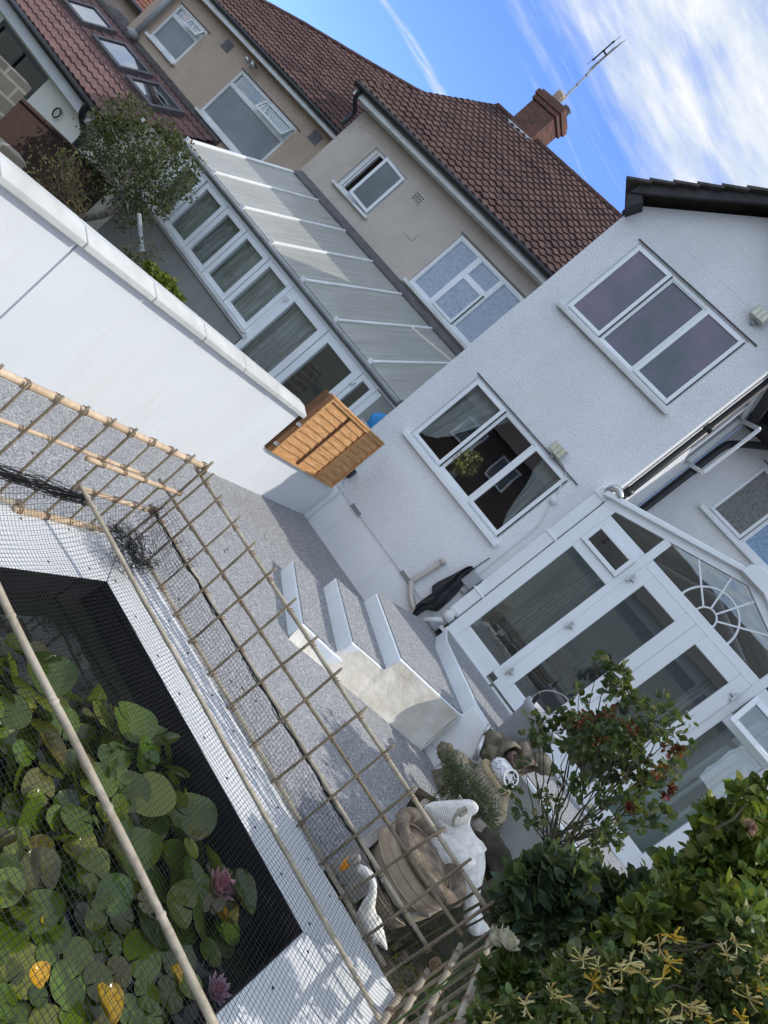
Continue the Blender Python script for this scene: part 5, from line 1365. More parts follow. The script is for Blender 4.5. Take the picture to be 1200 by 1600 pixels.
for (x, y, z) in ((-1.79,2.93,1.01),(-1.79,2.93,.69),(.555,2.93,.99),(.555,2.93,.70)):
    for k in range(5):
        a = rfloat(0,3.1); ax = Vector((cos(a),sin(a),rfloat(-.6,.6))).normalized(); x_ = ax.orthogonal().normalized(); y_ = ax.cross(x_)
        m.tube([Vector((x,y,z))+(x_*cos(t)+y_*sin(t))*.024 for t in [2*pi*i/10 for i in range(11)]], .003, 4, False)
tag(m.build('corner_lashing', 'rope', org=(-1.79,2.93,1)), 'brown cord lashed round the corner joints of the bamboo fences', 'cord')

def pole(a, b, r, label):
    m = MB(); bamboo(m, a, b, r, .31, .012, 12, a[0]); tag(m.build('bamboo_pole', 'bamboo_old', smooth=True, org=a), label, 'bamboo pole')
pole(tuple(atz(122,752,.70)), tuple(atz(592,1592,.545)), .0105, 'thin bamboo pole laid over the net along the white coping')
pole((-1.30,1.69,.68), (.165,1.74,.64), .0125, 'thick pale bamboo pole lying across the net over the lily pads')

# ================================================================== pond net
nt_ = thing('pond_net', 'fine black netting stretched over the pond and up the bamboo fence', 'net', (-.6, 2.1, .6))
def net_pt(u, v):
    """u along x (-1.78..0.55); v: 0..1.75 flat run of y then up the fence to the hem"""
    yend = 2.885
    L = yend-1.15
    if v <= L:
        x, y = u, 1.15+v
        z = .575+.05*max(0, (2.0-y)) + .012*mnoise.noise(Vector((x*2.2, y*2.2, 0)))
        # the net rises to the left fence
        e = max(0, -1.45-x)/.33; z += .13*e*e
        e2 = max(0, x-.25)/.3; z += .05*e2*e2
        # sag between edge and pole
        z -= .035*sin(pi*min(1, max(0, (y-1.75)/1.1)))*(1-.5*e)
        return Vector((x+.006*mnoise.noise(Vector((x*5,y*5,3))), y+.006*mnoise.noise(Vector((x*5,y*5,8))), z))
    t = (v-L)
    w = .012*mnoise.noise(Vector((u*6, t*6, 4)))
    e = max(0, -1.45-u)/.33
    z0 = .575+.13*e*e
    return Vector((u, yend+.028*min(1, t/.1)+w, z0+(min(t, .17)*(.70-z0)/.13 if z0 < .69 else 0)*.8))
cell = .0185; m = MB()
vmax = (2.885-1.15)+.135
nu = int((.56+1.78)/cell); nv = int(vmax/cell)
def thread(pts, r): m.tube(pts, r, 3, False)
for i in range(nu+1):
    u = -1.78+i*cell; pts = []
    for j in range(0, nv+1, 2):
        sk = .30*(j*cell)                 # strands run a little askew
        uu = u-.22*(j*cell)
        if uu < -1.78: uu += .0
        pts.append(net_pt(max(-1.79, min(.56, uu+.2)), j*cell))
    thread(pts, .00085)
for j in range(nv+1):
    v = j*cell; pts = []
    for i in range(0, nu+1, 2):
        u = -1.78+i*cell; pts.append(net_pt(u, max(0, min(vmax, v+.10*(u+.6)*(1 if v < 1.7 else 0)))))
    thread(pts, .00085)
m.build('netting', 'net', nt_)
m = MB()
hem = [(x, 2.93+.012*mnoise.noise(Vector((x*5,0,0))), .693+.006*mnoise.noise(Vector((x*5,3,0)))-(.008*abs(sin(x*7))) ) for x in [-1.80+.045*i for i in range(52)]]
m.tube(crom(hem, 2), .0038, 5)
for k in range(3): m.tube(crom([(p[0], p[1]+rfloat(-.006,.006), p[2]+rfloat(-.012,.008)) for p in hem], 2), .002, 3)
m.build('hem', 'net', nt_)
m = MB()   # gathered edge by the left fence and the bundle in the corner
for k in range(46):
    ph = rfloat(0,6.28)
    pts = []
    for i in range(12):
        t = i/11; y = .95+1.5*t
        pts.append((-1.755+.018*sin(5*t+ph)+rfloat(-.012,.012), y, .70+.016*sin(7*t+ph*2)+rfloat(-.016,.016)-.03*t))
    m.tube(crom(pts, 2), .0016, 3, False)
for k in range(150):
    c = Vector((-1.58+rfloat(-.10,.12),2.70+rfloat(-.10,.07),.60+rfloat(-.03,.05))); pts = []
    d0 = rdir(0); d1 = rdir(0)
    R1 = rfloat(.015,.065)
    for i in range(10):
        a = i/9*rfloat(3,6.5)
        pts.append(c+Vector((d0.x*cos(a)*R1*1.2+d1.x*sin(a)*R1, d0.y*cos(a)*R1+d1.y*sin(a)*R1, (d0.z*cos(a)+d1.z*sin(a))*R1*.55))+rdir(0)*.006)
    m.tube(crom(pts, 2), rfloat(.0008,.0014), 3, False)
m.build('gathered_netting', 'net', nt_)
# slack second layer hanging on the upright part in the corner
m = MB()
for i in range(26):
    x0_ = -1.79+i*.016
    m.tube(crom([(x0_, 2.90-.25*(i/26)*0, .80-.002*i), (x0_+.02*sin(i), 2.86, .72), (x0_+.03, 2.80+.02*sin(i*2), .64)], 3), .0009, 3, False)
for j in range(10):
    m.tube(crom([(-1.79+.05*k, 2.9-.01*j+.01*sin(k*2+j), .80-.016*j-.004*k) for k in range(9)], 2), .0009, 3, False)
m.build('loose_flap', 'net', nt_)

# ================================================================== pot, statues, planters
random.seed(11)
PX, PYp = .34, 4.30
pt = thing('terracotta_pot', 'large brown terracotta pot with thick mossy rim next to the white bird statue', 'plant pot', (PX, PYp, 0))
m = MB(); m.lathe([(.165,0),(.195,.01),(.225,.1),(.255,.2),(.27,.28),(.266,.35),(.25,.40),(.24,.41)], (PX,PYp,0), 40, wob=.03)
for h, r in ((.13,.235),(.27,.270),(.34,.268)): m.tube([(PX+r*cos(2*pi*i/40),PYp+r*sin(2*pi*i/40),h) for i in range(41)], .006, 6, False)
m.build('pot_body', 'terracotta', pt, smooth=True)
m = MB(); m.lathe([(.222,.40),(.248,.388),(.282,.396),(.303,.418),(.306,.44),(.29,.468),(.262,.478),(.232,.466),(.222,.44),(.222,.40)], (PX,PYp,0), 56, wob=.02, caps=False); m.build('rim', 'pot_rim', pt, smooth=True)
m = MB(); m.lathe([(.03,.40),(.225,.405),(.12,.435),(.02,.44)], (PX,PYp,0), 24); m.build('soil', 'pot_rim', pt, smooth=True)
m = MB(); m.box(PX-.30,PX-.06,PYp-.36,PYp-.30,0,.26); m.box(PX-.30,PX-.24,PYp-.30,PYp+.1,0,.26); tag(m.build('wooden_planter', 'grey_wood', bevel=.006, org=(PX-.2,PYp-.3,0)), 'weathered grey board edging in front of the terracotta pot', 'edging')
m = MB(); m.tube(crom([at(617,1424,4.05),at(630,1428,4.03),at(645,1430,4.05),at(655,1427,4.07),at(672,1430,4.05)],3), [.012,.013,.014,.013,.013,.013,.014,.014,.013,.013,.013,.014,.012], 7); tag(m.build('dry_twig', 'bark', smooth=True, org=at(645,1430,4.05)), 'pale dry twig lying in the grass under the terracotta pot', 'twig')

def loft(mb, spine, n=20, sub=5):
    """spine: (point, rx, ry) elliptical rings; smooth body"""
    P = crom([s[0] for s in spine], sub)
    RX = [q.x for q in crom([(s[1],s[2],0) for s in spine], sub)]; RY_ = [q.y for q in crom([(s[1],s[2],0) for s in spine], sub)]
    vs = []; m_ = len(P); ref = Vector((0,-1,.15)).normalized()
    for i, p in enumerate(P):
        t = (P[min(i+1,m_-1)]-P[max(i-1,0)]).normalized()
        y = (ref-t*ref.dot(t)).normalized(); x = t.cross(y)
        for k in range(n):
            a = 2*pi*k/n; vs.append(p+x*cos(a)*max(.001,RX[i])+y*sin(a)*max(.001,RY_[i]))
    fs = [(i*n+k,i*n+(k+1)%n,(i+1)*n+(k+1)%n,(i+1)*n+k) for i in range(m_-1) for k in range(n)]+[tuple(reversed(range(n))),tuple((m_-1)*n+k for k in range(n))]
    mb.add(vs, fs)

GYs = 4.72
gp = lambda x, y, d=0: at(x, y, GYs+d)
s1 = 1/F_PX*(gp(710,1330)-CAM).dot(FW)       # metres per photo pixel at the statue
gs = thing('goose_statue', 'large white stone goose statue with raised ruffled tail and neck stretched down', 'statue', tuple(Vector((gp(712,1340).x, GYs, 0))))
m = MB()
loft(m, [(gp(704,1251),30*s1,5*s1),(gp(704.5,1256),40*s1,11*s1),(gp(705,1264),43*s1,16*s1),(gp(706,1277),35*s1,19*s1),(gp(709,1290),26*s1,23*s1),(gp(711,1302),29*s1,27*s1),(gp(712,1320),43*s1,36*s1),(gp(716,1342),47*s1,40*s1),(gp(727,1364),35*s1,32*s1),(gp(733,1382),21*s1,20*s1),(gp(735,1400),14.5*s1,14*s1),(gp(736,1418),13*s1,13*s1),(gp(738,1432),15*s1,15*s1),(gp(745,1446),15*s1,14*s1),(gp(760,1452),7*s1,6*s1),(gp(770,1455),2*s1,2*s1)], 28, 5)
m.build('body', 'statue_feather', gs, smooth=True)
m = MB()
for k in range(19):
    t = k/18; a0 = gp(668+73*t, 1259, -.015-.045*sin(pi*t)); a1 = gp(690+38*t, 1290, -.04-.055*sin(pi*t))
    m.tube(crom([a0, (a0+a1)/2+Vector((0,-.02,0)), a1], 3), [1.6*s1,1.8*s1,1.8*s1,1.8*s1,1.6*s1,1.3*s1,.9*s1], 6)
m.build('tail_ruffles', 'statue_white', gs, smooth=True)
m = MB()
loft(m, [(gp(651,1296,-.12),1*s1,1*s1),(gp(662,1304,-.14),9*s1,6*s1),(gp(680,1319,-.165),19*s1,10*s1),(gp(703,1336,-.18),24*s1,12*s1),(gp(724,1346,-.175),20*s1,12*s1),(gp(740,1350,-.14),7*s1,6*s1)], 20, 5)
m.build('wing', 'statue_feather', gs, smooth=True)
m = MB()
for k in range(7):
    t = k/6; b0 = gp(653+t*6, 1297+t*7, -.135); b1 = gp(690+t*10, 1314+t*36, -.215+.02*abs(t-.5)); mid = (b0+b1)/2+Vector((0,-.022,0))
    m.tube(crom([b0, mid, b1], 4), [.8*s1,1.6*s1,2.2*s1,2.6*s1,2.8*s1,2.8*s1,2.6*s1,2*s1,1*s1], 6)
m.build('wing_feathers', 'statue_white', gs, smooth=True)
m = MB(); m.tube(crom([gp(709,1290,-.13),gp(711,1276,-.145),gp(718,1268,-.15),gp(727,1262,-.14),gp(730,1268,-.14),gp(718,1274,-.15)],3), [3*s1]*16, 7); m.blob(gp(719,1270,-.14), 7*s1, 5*s1, 5*s1, 10, .1, 2); m.build('bow', 'stone_urn', gs, smooth=True)
m = MB(); m.tube([gp(716,1250),gp(718,1242),gp(722,1250)], 1.2*s1, 5); m.build('wire_loop', 'stone_urn', gs)

G2 = 3.42
hp2 = lambda x, y, d=0: at(x, y, G2+d)
s2 = 1/F_PX*(hp2(575,1430)-CAM).dot(FW)
g2 = thing('goose_statue', 'smaller white goose statue with thin neck and orange bill behind the netting', 'statue', (hp2(575,1440).x, G2, 0))
m = MB(); loft(m, [(hp2(604,1484),2*s2,2*s2),(hp2(596,1470),8*s2,8*s2),(hp2(584,1455),18*s2,16*s2),(hp2(574,1438),19*s2,18*s2),(hp2(575,1418),12*s2,12*s2),(hp2(581,1400),7.5*s2,7.5*s2),(hp2(583,1385),6*s2,6*s2),(hp2(580,1372),6.5*s2,6.5*s2),(hp2(570,1362),7.5*s2,7*s2),(hp2(560,1356),6*s2,6*s2)], 20, 5); m.build('body', 'statue_white', g2, smooth=True)
m = MB(); loft(m, [(hp2(562,1340),5*s2,5*s2),(hp2(553,1342),7*s2,7*s2),(hp2(545,1347),6*s2,6*s2)], 14, 4); m.build('crown', 'grey_wood', g2, smooth=True)
m = MB(); loft(m, [(hp2(550,1343),6.5*s2,6*s2),(hp2(542,1349),6.5*s2,5*s2),(hp2(534,1357),4*s2,3*s2),(hp2(531,1360),1*s2,1*s2)], 12, 4); m.build('bill', 'orange', g2, smooth=True)
m = MB(); m.tube([hp2(584,1462),hp2(584,1462)-Vector((0,0,.12))], .012, 8); m.lathe([(.09,0),(.09,.03),(.05,.05)], (hp2(584,1462).x, G2, 0), 14); m.box(hp2(584,1462).x-.02,hp2(584,1462).x+.02,G2-.02,G2+.02,.04,hp2(584,1462).z-.08); m.build('stand', 'stone_urn', g2)

# stone urn with key-pattern band and solar globe
lipc = at(750,1234,5.9); ux, uy = lipc.x, 5.9; LZ = lipc.z
un = thing('stone_urn', 'stone urn with carved key band carrying a white globe lamp', 'urn', (ux, uy, 0))
m = MB(); m.lathe([(.16,0),(.2,.03),(.2,.07),(.12,.1),(.12,LZ-.25),(.2,LZ-.13),(.225,LZ-.05),(.24,LZ-.03),(.245,LZ),(.225,LZ+.01),(.2,LZ-.01),(.1,LZ)], (ux,uy,0), 36, wob=.03); m.build('bowl', 'stone_urn', un, smooth=True)
m = MB(); m.lathe([(.15,LZ-.01),(.155,LZ+.01),(.155,LZ+.03),(.145,LZ+.035),(.145,LZ+.15),(.165,LZ+.155),(.165,LZ+.18),(.1,LZ+.19)], (ux,uy,0), 32); bd = m.build('band', 'stone_band', un)
m = MB()
for k in range(16):
    a = 2*pi*k/16; t = Vector((-sin(a),cos(a),0)); r = Vector((cos(a),sin(a),0)); c = Vector((ux,uy,LZ+.09))+r*.147
    for (u0,u1,z0,z1) in ((-.024,.02,.045,.055),(-.024,-.014,-.05,.045),(-.014,.024,-.05,-.04),(.012,.022,-.04,.02),(-.004,.012,.01,.02)):
        m.obox(c+t*(u0+u1)/2+Vector((0,0,(z0+z1)/2)), t, r, Vector((0,0,1)), (u1-u0)/2, .006, (z1-z0)/2)
m.build('key_pattern', 'stone_urn', bd)
m = MB(); m.lathe([(.09,LZ+.18),(.115,LZ+.2),(.125,LZ+.235),(.118,LZ+.275),(.085,LZ+.305),(.03,LZ+.315)], (ux,uy,0), 28); gl = m.build('globe', 'globe_white', un, smooth=True)
m = MB()
for k in range(10):
    a = 2*pi*k/10
    for (z,r1) in ((LZ+.205,.119),(LZ+.245,.126),(LZ+.28,.116)):
        c = Vector((ux,uy,z)); m.tube([c+Vector((cos(a+t*.5)*r1,sin(a+t*.5)*r1,.02*sin(t*6.28+k))) for t in (0,.25,.5,.75,1,1.25)], .0014, 4)
m.build('mosaic_lines', 'black_plastic', gl)
tilt = Vector((.38,-.75,.55)).normalized(); dc = Vector((ux+.06,uy-.075,LZ+.27))
m = MB(); m.lathe([(.06,-.02),(.072,0),(.072,.018),(.058,.02),(.056,.012)], dc, 28, tilt); di = m.build('lamp_disc', 'statue_white', un, smooth=False)
m = MB(); m.lathe([(.055,.012),(.055,.015)], dc, 24, tilt)
m.build('solar_cell', 'black_plastic', di)
m = MB(); xx = tilt.orthogonal().normalized(); yy = tilt.cross(xx)
for k in range(6):
    a = pi*k/3; m.bar(dc+tilt*.018+(xx*cos(a)+yy*sin(a))*.015, dc+tilt*.018+(xx*cos(a)+yy*sin(a))*.055, .005, .004, tilt)
m.tube([dc+tilt*.018+(xx*cos(t)+yy*sin(t))*.03 for t in [2*pi*i/16 for i in range(17)]], .004, 5, False)
m.build('disc_spokes', 'statue_white', di)

# grey tub and fallen clay pots
bx_, by_ = .19, 7.06
tb = thing('grey_tub', 'grey plastic tub with a wire handle standing by the conservatory steps', 'tub', (bx_, by_, .69))
m = MB(); m.lathe([(.17,0),(.185,.01),(.225,.38),(.24,.385),(.243,.42),(.25,.43),(.247,.46),(.225,.46),(.215,.38),(.17,.03)], (bx_,by_,.69), 36); m.build('tub_body', 'grey_plastic', tb, smooth=True)
m = MB(); m.tube(crom([(bx_-.22,by_,1.1),(bx_-.2,by_-.05,1.3),(bx_-.05,by_-.06,1.42),(bx_+.12,by_-.05,1.36),(bx_+.22,by_,1.1)],5), .006, 6); m.build('handle', 'silver', tb)
m = MB(); m.tube([(bx_-.13,by_+.02,.9),(bx_-.2,by_-.04,1.24)], .022, 8); m.build('tool_grip', 'black_plastic', tb)
for (px, py, ax, r, lab, mt) in ((792,1172,(.75,-.6,.15),.10,'clay flower pot lying on its side in front of the grey tub','mossy_stone'),(824,1190,(.8,-.5,-.25),.075,'small clay flower pot lying on its side under the grey tub','pot_rim')):
    c = at(px, py, 6.72); A = Vector(ax).normalized()
    t = thing('clay_pot', lab, 'plant pot', tuple(c)); m = MB(); m.lathe([(r*.65,-.17),(r*.7,-.16),(r*.95,.0),(r*1.1,.0),(r*1.12,.07),(r*.95,.075),(r*.85,.0),(r*.5,-.15)], c, 24, A); m.build('pot_body', mt, t, smooth=True)
t = thing('clay_pot', 'red clay pot half hidden between the urn and the fallen pots', 'plant pot', tuple(at(798,1192,6.6))); m = MB(); m.lathe([(.05,-.1),(.08,.02),(.09,.02),(.09,.06),(.075,.06),(.06,0)], at(798,1192,6.6), 20, Vector((.3,-.2,.9))); m.build('pot_body', 'brick_plain', t, smooth=True)
m = MB(); m.tube([at(766,1132,6.78),at(757,1150,6.74)], .024, 10); m.tube([at(757,1150,6.74),at(742,1188,6.68)], .03, 10); tag(m.build('metal_tube', 'silver', smooth=True, org=at(757,1150,6.74)), 'grey metal tube leaning against the landing wall above the urn', 'tube')
m = MB()
for i, (px, py, yy, r) in enumerate(((772,1160,6.76,.12),(770,1180,6.7,.12),(800,1195,6.75,.12),(845,1192,6.75,.11))):
    m.blob(at(px,py,yy), r, r*.7, r*.8, 14, .2, i)
rk = thing('rock_pile', 'pile of mossy rocks under the fallen clay pots beside the landing', 'rocks', tuple(at(790,1150,6.8))); m.build('rocks', 'mossy_stone', rk, smooth=True)
m = MB(); m.blob((.35,6.78,.02),.42,.2,.45,20,.2,4); m.build('rubble_base', 'mossy_stone', rk, smooth=True)
for i, (px, py, yy, r, lab) in enumerate(((700,1178,6.35,.10,'round mossy boulder at the left foot of the rosemary'),(768,1335,5.1,.16,'dark rooty stump behind the goose statue'),(715,1192,6.2,.10,'pale stone between the landing wall and the urn'))):
    m = MB(); m.blob(at(px,py,yy), r*1.2, r, r*.75, 22, .3 if i == 1 else .2, i+9); tag(m.build('boulder', 'mossy_stone' if i != 1 else 'soil', smooth=True, org=at(px,py,yy)), lab, 'rock')
m = MB(); m.prism([at(735,1290,5.3),at(762,1320,5.3),at(778,1306,5.4),at(750,1275,5.4)], (0,.1,-.10)); tag(m.build('log_edging', 'bark', org=at(755,1300,5.3), bevel=.02), 'short log roll edging behind the bird statue tail', 'edging')
# white kerb wall and step by the conservatory corner
m = MB(); m.box(2.0,2.35,7.2,7.9,-.1,.62); tag(m.build('kerb_wall', 'smooth_white', org=(2.1,7.3,0), bevel=.01), 'end of a low white wall below the conservatory corner among the leaves', 'wall')
m = MB()
for k in range(6): m.box(2.25,3.6,8.0,8.35,.5+k*.09,.575+k*.09)
tag(m.build('brick_step', 'brick_plain', org=(2.6,8.1,0), bevel=.006), 'dark brick step at the right of the conservatory corner', 'step')

# ================================================================== planting
random.seed(3)
def pxr(px, py, y, rpx):
    p = at(px, py, y); return (p, rpx/F_PX*(p-CAM).dot(FW))
def twig(mb, a, b, r, bend=.08, seed=0):
    a, b = Vector(a), Vector(b); L = (b-a).length; pts = []
    for i in range(7):
        t = i/6; pts.append(a+(b-a)*t+Vector((mnoise.noise(Vector((t*2,seed,1))),mnoise.noise(Vector((t*2,seed,5))),mnoise.noise(Vector((t*2,seed,9)))))*bend*L*sin(pi*t))
    mb.tube(pts, [r*(1-.65*i/6) for i in range(7)], 6)

# tree and shrubs beyond the garden wall
tr = thing('small_tree', 'small round-headed evergreen tree standing at the left end of the lean-to', 'tree', (-10.6, 8.3, -1.25))
m = MB(); base = Vector((-11.0,8.2,-1.25)); kn = at(160,335,8.2); top = at(205,265,8.3)
m.tube(crom([base, kn, at(185,310,8.25), top], 4), [.075-.003*i for i in range(13)], 9)
for i, (px, py) in enumerate(((150,240),(170,190),(230,200),(270,240),(250,290),(200,330),(165,280))): twig(m, at(190,300,8.28), at(px,py,8.3+rfloat(-.3,.3)), .03, .2, i)
m.build('trunk', 'bark', tr, smooth=True)
m = MB(); bl = [pxr(px,py,8.3+dy,r) for px,py,dy,r in ((195,215,0,55),(165,220,.1,38),(235,235,-.1,52),(215,265,-.2,58),(255,270,0,42),(180,265,.2,46),(230,305,-.1,42),(205,325,.1,32),(205,180,.1,26),(275,235,.1,28),(150,200,0,18),(285,280,.1,18),(145,245,.2,20))]
bl += [pxr(px,py,8.3,r) for px,py,r in ((300,262,16),(292,300,13),(140,222,14),(225,345,14),(180,170,14),(262,205,16),(250,325,15),(205,160,12))]
foliage(m, [(c+rdir(0)*r*.25, r*rfloat(.85,1.15)) for c, r in bl], 3.7, .058, .032, [(.12,.135,.06),(.15,.16,.08),(.1,.115,.05),(.055,.07,.028),(.075,.09,.035),(.045,.058,.024),(.1,.11,.05),(.06,.07,.03)], 1.0, .35, .4); m.build('crown', 'leaf', tr)
m = MB(); m.tube([at(217,335,8.0),at(222,392,8.0)], .035, 10); m.tube([at(222,392,8.0),at(223,400,8.0)], .045, 10); tag(m.build('hanging_feeder', 'grey_pvc', org=at(217,335,8.0)), 'thin grey tube bird feeder hanging under the small tree', 'bird feeder')
sh = thing('dry_shrub', 'thin dry twiggy shrub with sparse brownish leaves behind the wall at left', 'shrub', tuple(atx(120,345,-6.5)*1.0))
m = MB(); b0 = atx(118,350,-6.5)
tips = []
for i in range(44):
    px, py = rfloat(50,132), rfloat(236,330); q = atx(px, py, -6.5+rfloat(-.3,.3)); twig(m, b0+rdir(0)*.05, q, .007, .25, i); tips.append(q)
    for k in range(3): twig(m, b0+(q-b0)*rfloat(.4,.9), q+rdir(.3)*rfloat(.06,.16), .003, .2, i*3+k)
twig(m, b0, b0-Vector((0,0,1.6)), .03, .03, 2)
m.build('twigs', 'stem', sh)
m = MB()
for q in tips:
    for k in range(9): leaf(m, q+rdir(0)*.07, rdir(.2), rdir(.6), rfloat(.025,.05), .016, jitter(random.choice([(.2,.17,.07),(.14,.13,.05),(.25,.2,.11),(.13,.16,.05)]), .3))
m.build('leaves', 'leaf', sh)
cl = thing('yellow_green_shrub', 'small yellow-green shrub peeping over the coping in front of the grey dwarf wall', 'shrub', tuple(atx(255,440,-4.3)))
m = MB(); bl = []
for px, py, r in ((234,418,8),(240,430,11),(252,437,11),(262,445,10),(268,455,9),(278,465,8)): 
    p = atx(px,py,-4.3); bl.append((p, r/F_PX*(p-CAM).dot(FW)))
foliage(m, bl, 90, .035, .024, [(.2,.24,.03),(.14,.2,.03),(.26,.27,.05)], jit=.25); m.build('leaves', 'leaf', cl)
m = MB(); twig(m, atx(255,440,-4.3), atx(255,440,-4.3)-Vector((0,0,.9)), .012); m.build('stems', 'stem', cl)
cr = thing('climber', 'thin trailing climber with tiny dark leaves under the grey feeder behind the coping', 'climber', tuple(atx(215,400,-6)))
m = MB(); l_ = MB()
for i in range(14):
    a = atx(rfloat(185,235), rfloat(385,420), -6); b = atx(rfloat(180,265), rfloat(372,425), -6); twig(m, a, b, .005, .2, i)
    for k in range(16): leaf(l_, a+(b-a)*random.random()+rdir(0)*.03, rdir(.2), rdir(.5), .035, .02, jitter((.08,.09,.04), .4))
twig(m, atx(215,415,-6), atx(215,415,-6)-Vector((0,0,1.6)), .012)
m.build('stems', 'stem', cr); l_.build('leaves', 'leaf', cr)

# rosemary tuft by the urn
rm = thing('rosemary', 'tufted grey-green rosemary plant below the stone urn', 'plant', tuple(at(725,1240,5.75)-Vector((0,0,.3))))
m = MB()
for i in range(700):
    p = at(rfloat(688,775), 0, 5.7)
    px = rfloat(690,772); py = 1195+(px-690)*1.05+rfloat(-24,34)
    p = at(px, py, 5.6+rfloat(-.12,.2)); d = (rdir(.6)); L = rfloat(.05,.11)
    for k in range(5): leaf(m, p+d*L*k/4, (d+rdir(0)*.9), rdir(.5), .035, .007, jitter((.11,.14,.07), .35))
m.build('foliage', 'leaf', rm)
m = MB()
for k in range(6): twig(m, (ux-.12+.05*k, 5.62, 0), at(705+12*k,1215+14*k,5.62), .008, .1, k)
m.build('stems', 'stem', rm)

# rose bush in front of the conservatory
rb = thing('rose_bush', 'leggy rose bush with reddish tips in front of the conservatory doors', 'shrub', (.68, 4.1, 0))
RBY = 4.1
m = MB(); rbase = at(862,1335,RBY)
heads = [(960,1050,18),(975,1078,24),(1003,1100,20),(1030,1135,22),(1052,1150,12),(842,1135,12),(870,1130,16),(900,1118,24),(826,1150,9),(940,1132,30),(985,1148,26),(925,1172,28),(1000,1188,22),(960,1200,22),(888,1172,20),(900,1222,16),(1012,1225,18),(985,1248,14),(940,1242,14),(868,1212,11),(862,1258,10),(1000,1272,12),(930,1287,11),(845,1245,9),(890,1292,10),(960,1292,10),(818,1195,11),(1062,1180,13),(1072,1128,8),(1000,1292,15),(962,1312,15),(882,1318,13),(920,1312,13),(1032,1275,13),(1040,1210,16),(975,1160,22),(850,1165,12),(802,1240,9),(1078,1165,8),(938,1032,10),(905,1080,13),(1045,1098,9),(815,1265,9),(835,1285,10)]
hp = []
for i, (px, py, r) in enumerate(heads): hp.append(pxr(px, py, RBY+rfloat(-.22,.22), r))
for i, (c, r) in enumerate(hp):
    mid = rbase+(c-rbase)*rfloat(.35,.55)+rdir(0)*.05; (twig(m, rbase+rdir(0)*.06, mid, .008, .1, i) if i % 2 == 0 else None); twig(m, mid, c, .005, .15, i+40)
for k in range(3): twig(m, Vector((.66+rfloat(-.1,.1), RBY+rfloat(-.1,.1), 0)), rbase+rdir(0)*.05, .012, .05, k)
m.build('stems', 'stem', rb, smooth=True)
m = MB(); foliage(m, [(c+rdir(0)*r*.4, r*rfloat(.8,1.4)) for c, r in hp], 11.5, .052, .036, [(.07,.115,.045),(.09,.14,.05),(.06,.10,.04),(.12,.16,.05),(.2,.2,.1),(.08,.13,.055)], 1.0, .15, .4); m.build('leaves', 'leaf', rb)
m = MB()
for px, py in ((950,1112),(905,1130),(935,1150),(1042,1172),(1030,1205),(1055,1172),(985,1135),(920,1120)):
    c, r = pxr(px, py, RBY-.2, 10)
    for k in range(16): leaf(m, c+rdir(0)*r, rdir(.2), rdir(.5), rfloat(.025,.04), .022, jitter((.24,.05,.03), .5))
m.build('red_leaves', 'leaf', rb)
for px, py in ((1050,1232),(1062,1168),(985,1262),(1040,1245)):
    m = MB(); c, r = pxr(px, py, RBY-.2, 7)
    for k in range(14): petal(m, c, rdir(.1), rdir(.4), .035, .024, jitter((.16,.018,.03), .4))
    m.build('faded_bloom', 'petal', rb)

# dark-leaved shrub in the middle of the bed
db = thing('dark_leaved_shrub', 'low shrub with broad dark bluish-green leaves at the centre of the flower bed', 'shrub', (.62, 3.0, 0))
bl = [pxr(px, py, 3.0+rfloat(-.2,.25), r) for px, py, r in ((815,1385,26),(850,1375,30),(890,1380,34),(930,1395,30),(965,1400,24),(830,1420,34),(875,1425,38),(920,1430,34),(960,1440,30),(850,1460,34),(900,1470,34),(945,1475,30),(815,1455,24),(990,1440,20),(870,1340,16),(905,1350,16),(795,1410,16),(800,1480,26),(840,1500,30),(900,1500,34),(960,1490,30),(930,1455,32),(1000,1395,24),(985,1420,24),(800,1440,26),(870,1400,30),(860,1480,30))]
m = MB(); foliage(m, bl, 26, .078, .046, [(.06,.10,.055),(.075,.12,.065),(.095,.145,.07),(.045,.075,.042),(.13,.17,.065)], 1.1, .3, .35); m.build('leaves', 'leaf', db)
m = MB()
for i, (c, r) in enumerate(bl): twig(m, (c.x, c.y+.1, c.z-.25), c, .005, .08, i)
m.build('stems', 'stem', db)

# white rose
wr = thing('white_rose', 'cream white rose bloom on a thorny stem at the end of the right bamboo fence', 'rose', (at(780,1480,2.35).x, 2.35, 0))
def rose(p, s, par, col=(.9,.86,.68)):
    mb = MB()
    for ring, (nn_, tl, l) in enumerate(((6,1.25,1.0),(6,.95,.95),(5,.65,.85),(5,.4,.75),(4,.15,.6))):
        for k in range(nn_):
            a = 2*pi*k/nn_+ring*.6+rfloat(-.2,.2); d = Vector((cos(a)*sin(tl), sin(a)*sin(tl), cos(tl)))
            petal(mb, p, d, Vector((-cos(a)*cos(tl),-sin(a)*cos(tl),sin(tl))), s*l*rfloat(.9,1.1), s*.85*l, jitter((col[0]*(1-.03*ring),col[1]*(1-.06*ring),col[2]*(1-.12*ring)), .06), -.55+.12*ring)
    return mb.build('bloom', 'petal', par)
rose(at(787,1474,2.35), .052, wr); rose(at(770,1470,2.37), .043, wr)
m = MB(); twig(m, (at(785,1500,2.35).x,2.35,0), at(787,1478,2.35), .006); twig(m, (at(785,1500,2.35).x,2.38,.5), at(770,1474,2.37), .005); m.build('stems', 'stem_green', wr)
m = MB(); foliage(m, [pxr(800,1520,2.35,22),pxr(775,1530,2.35,20),pxr(820,1545,2.35,18)], 45, .05, .032, [(.05,.09,.02),(.09,.13,.03)], jit=.3); m.build('leaves', 'leaf', wr)
m = MB()
c, r = pxr(783,1563,2.3,10)
for k in range(30): petal(m, c, rdir(.2), rdir(.4), .028, .02, jitter((.2,.1,.03), .35))
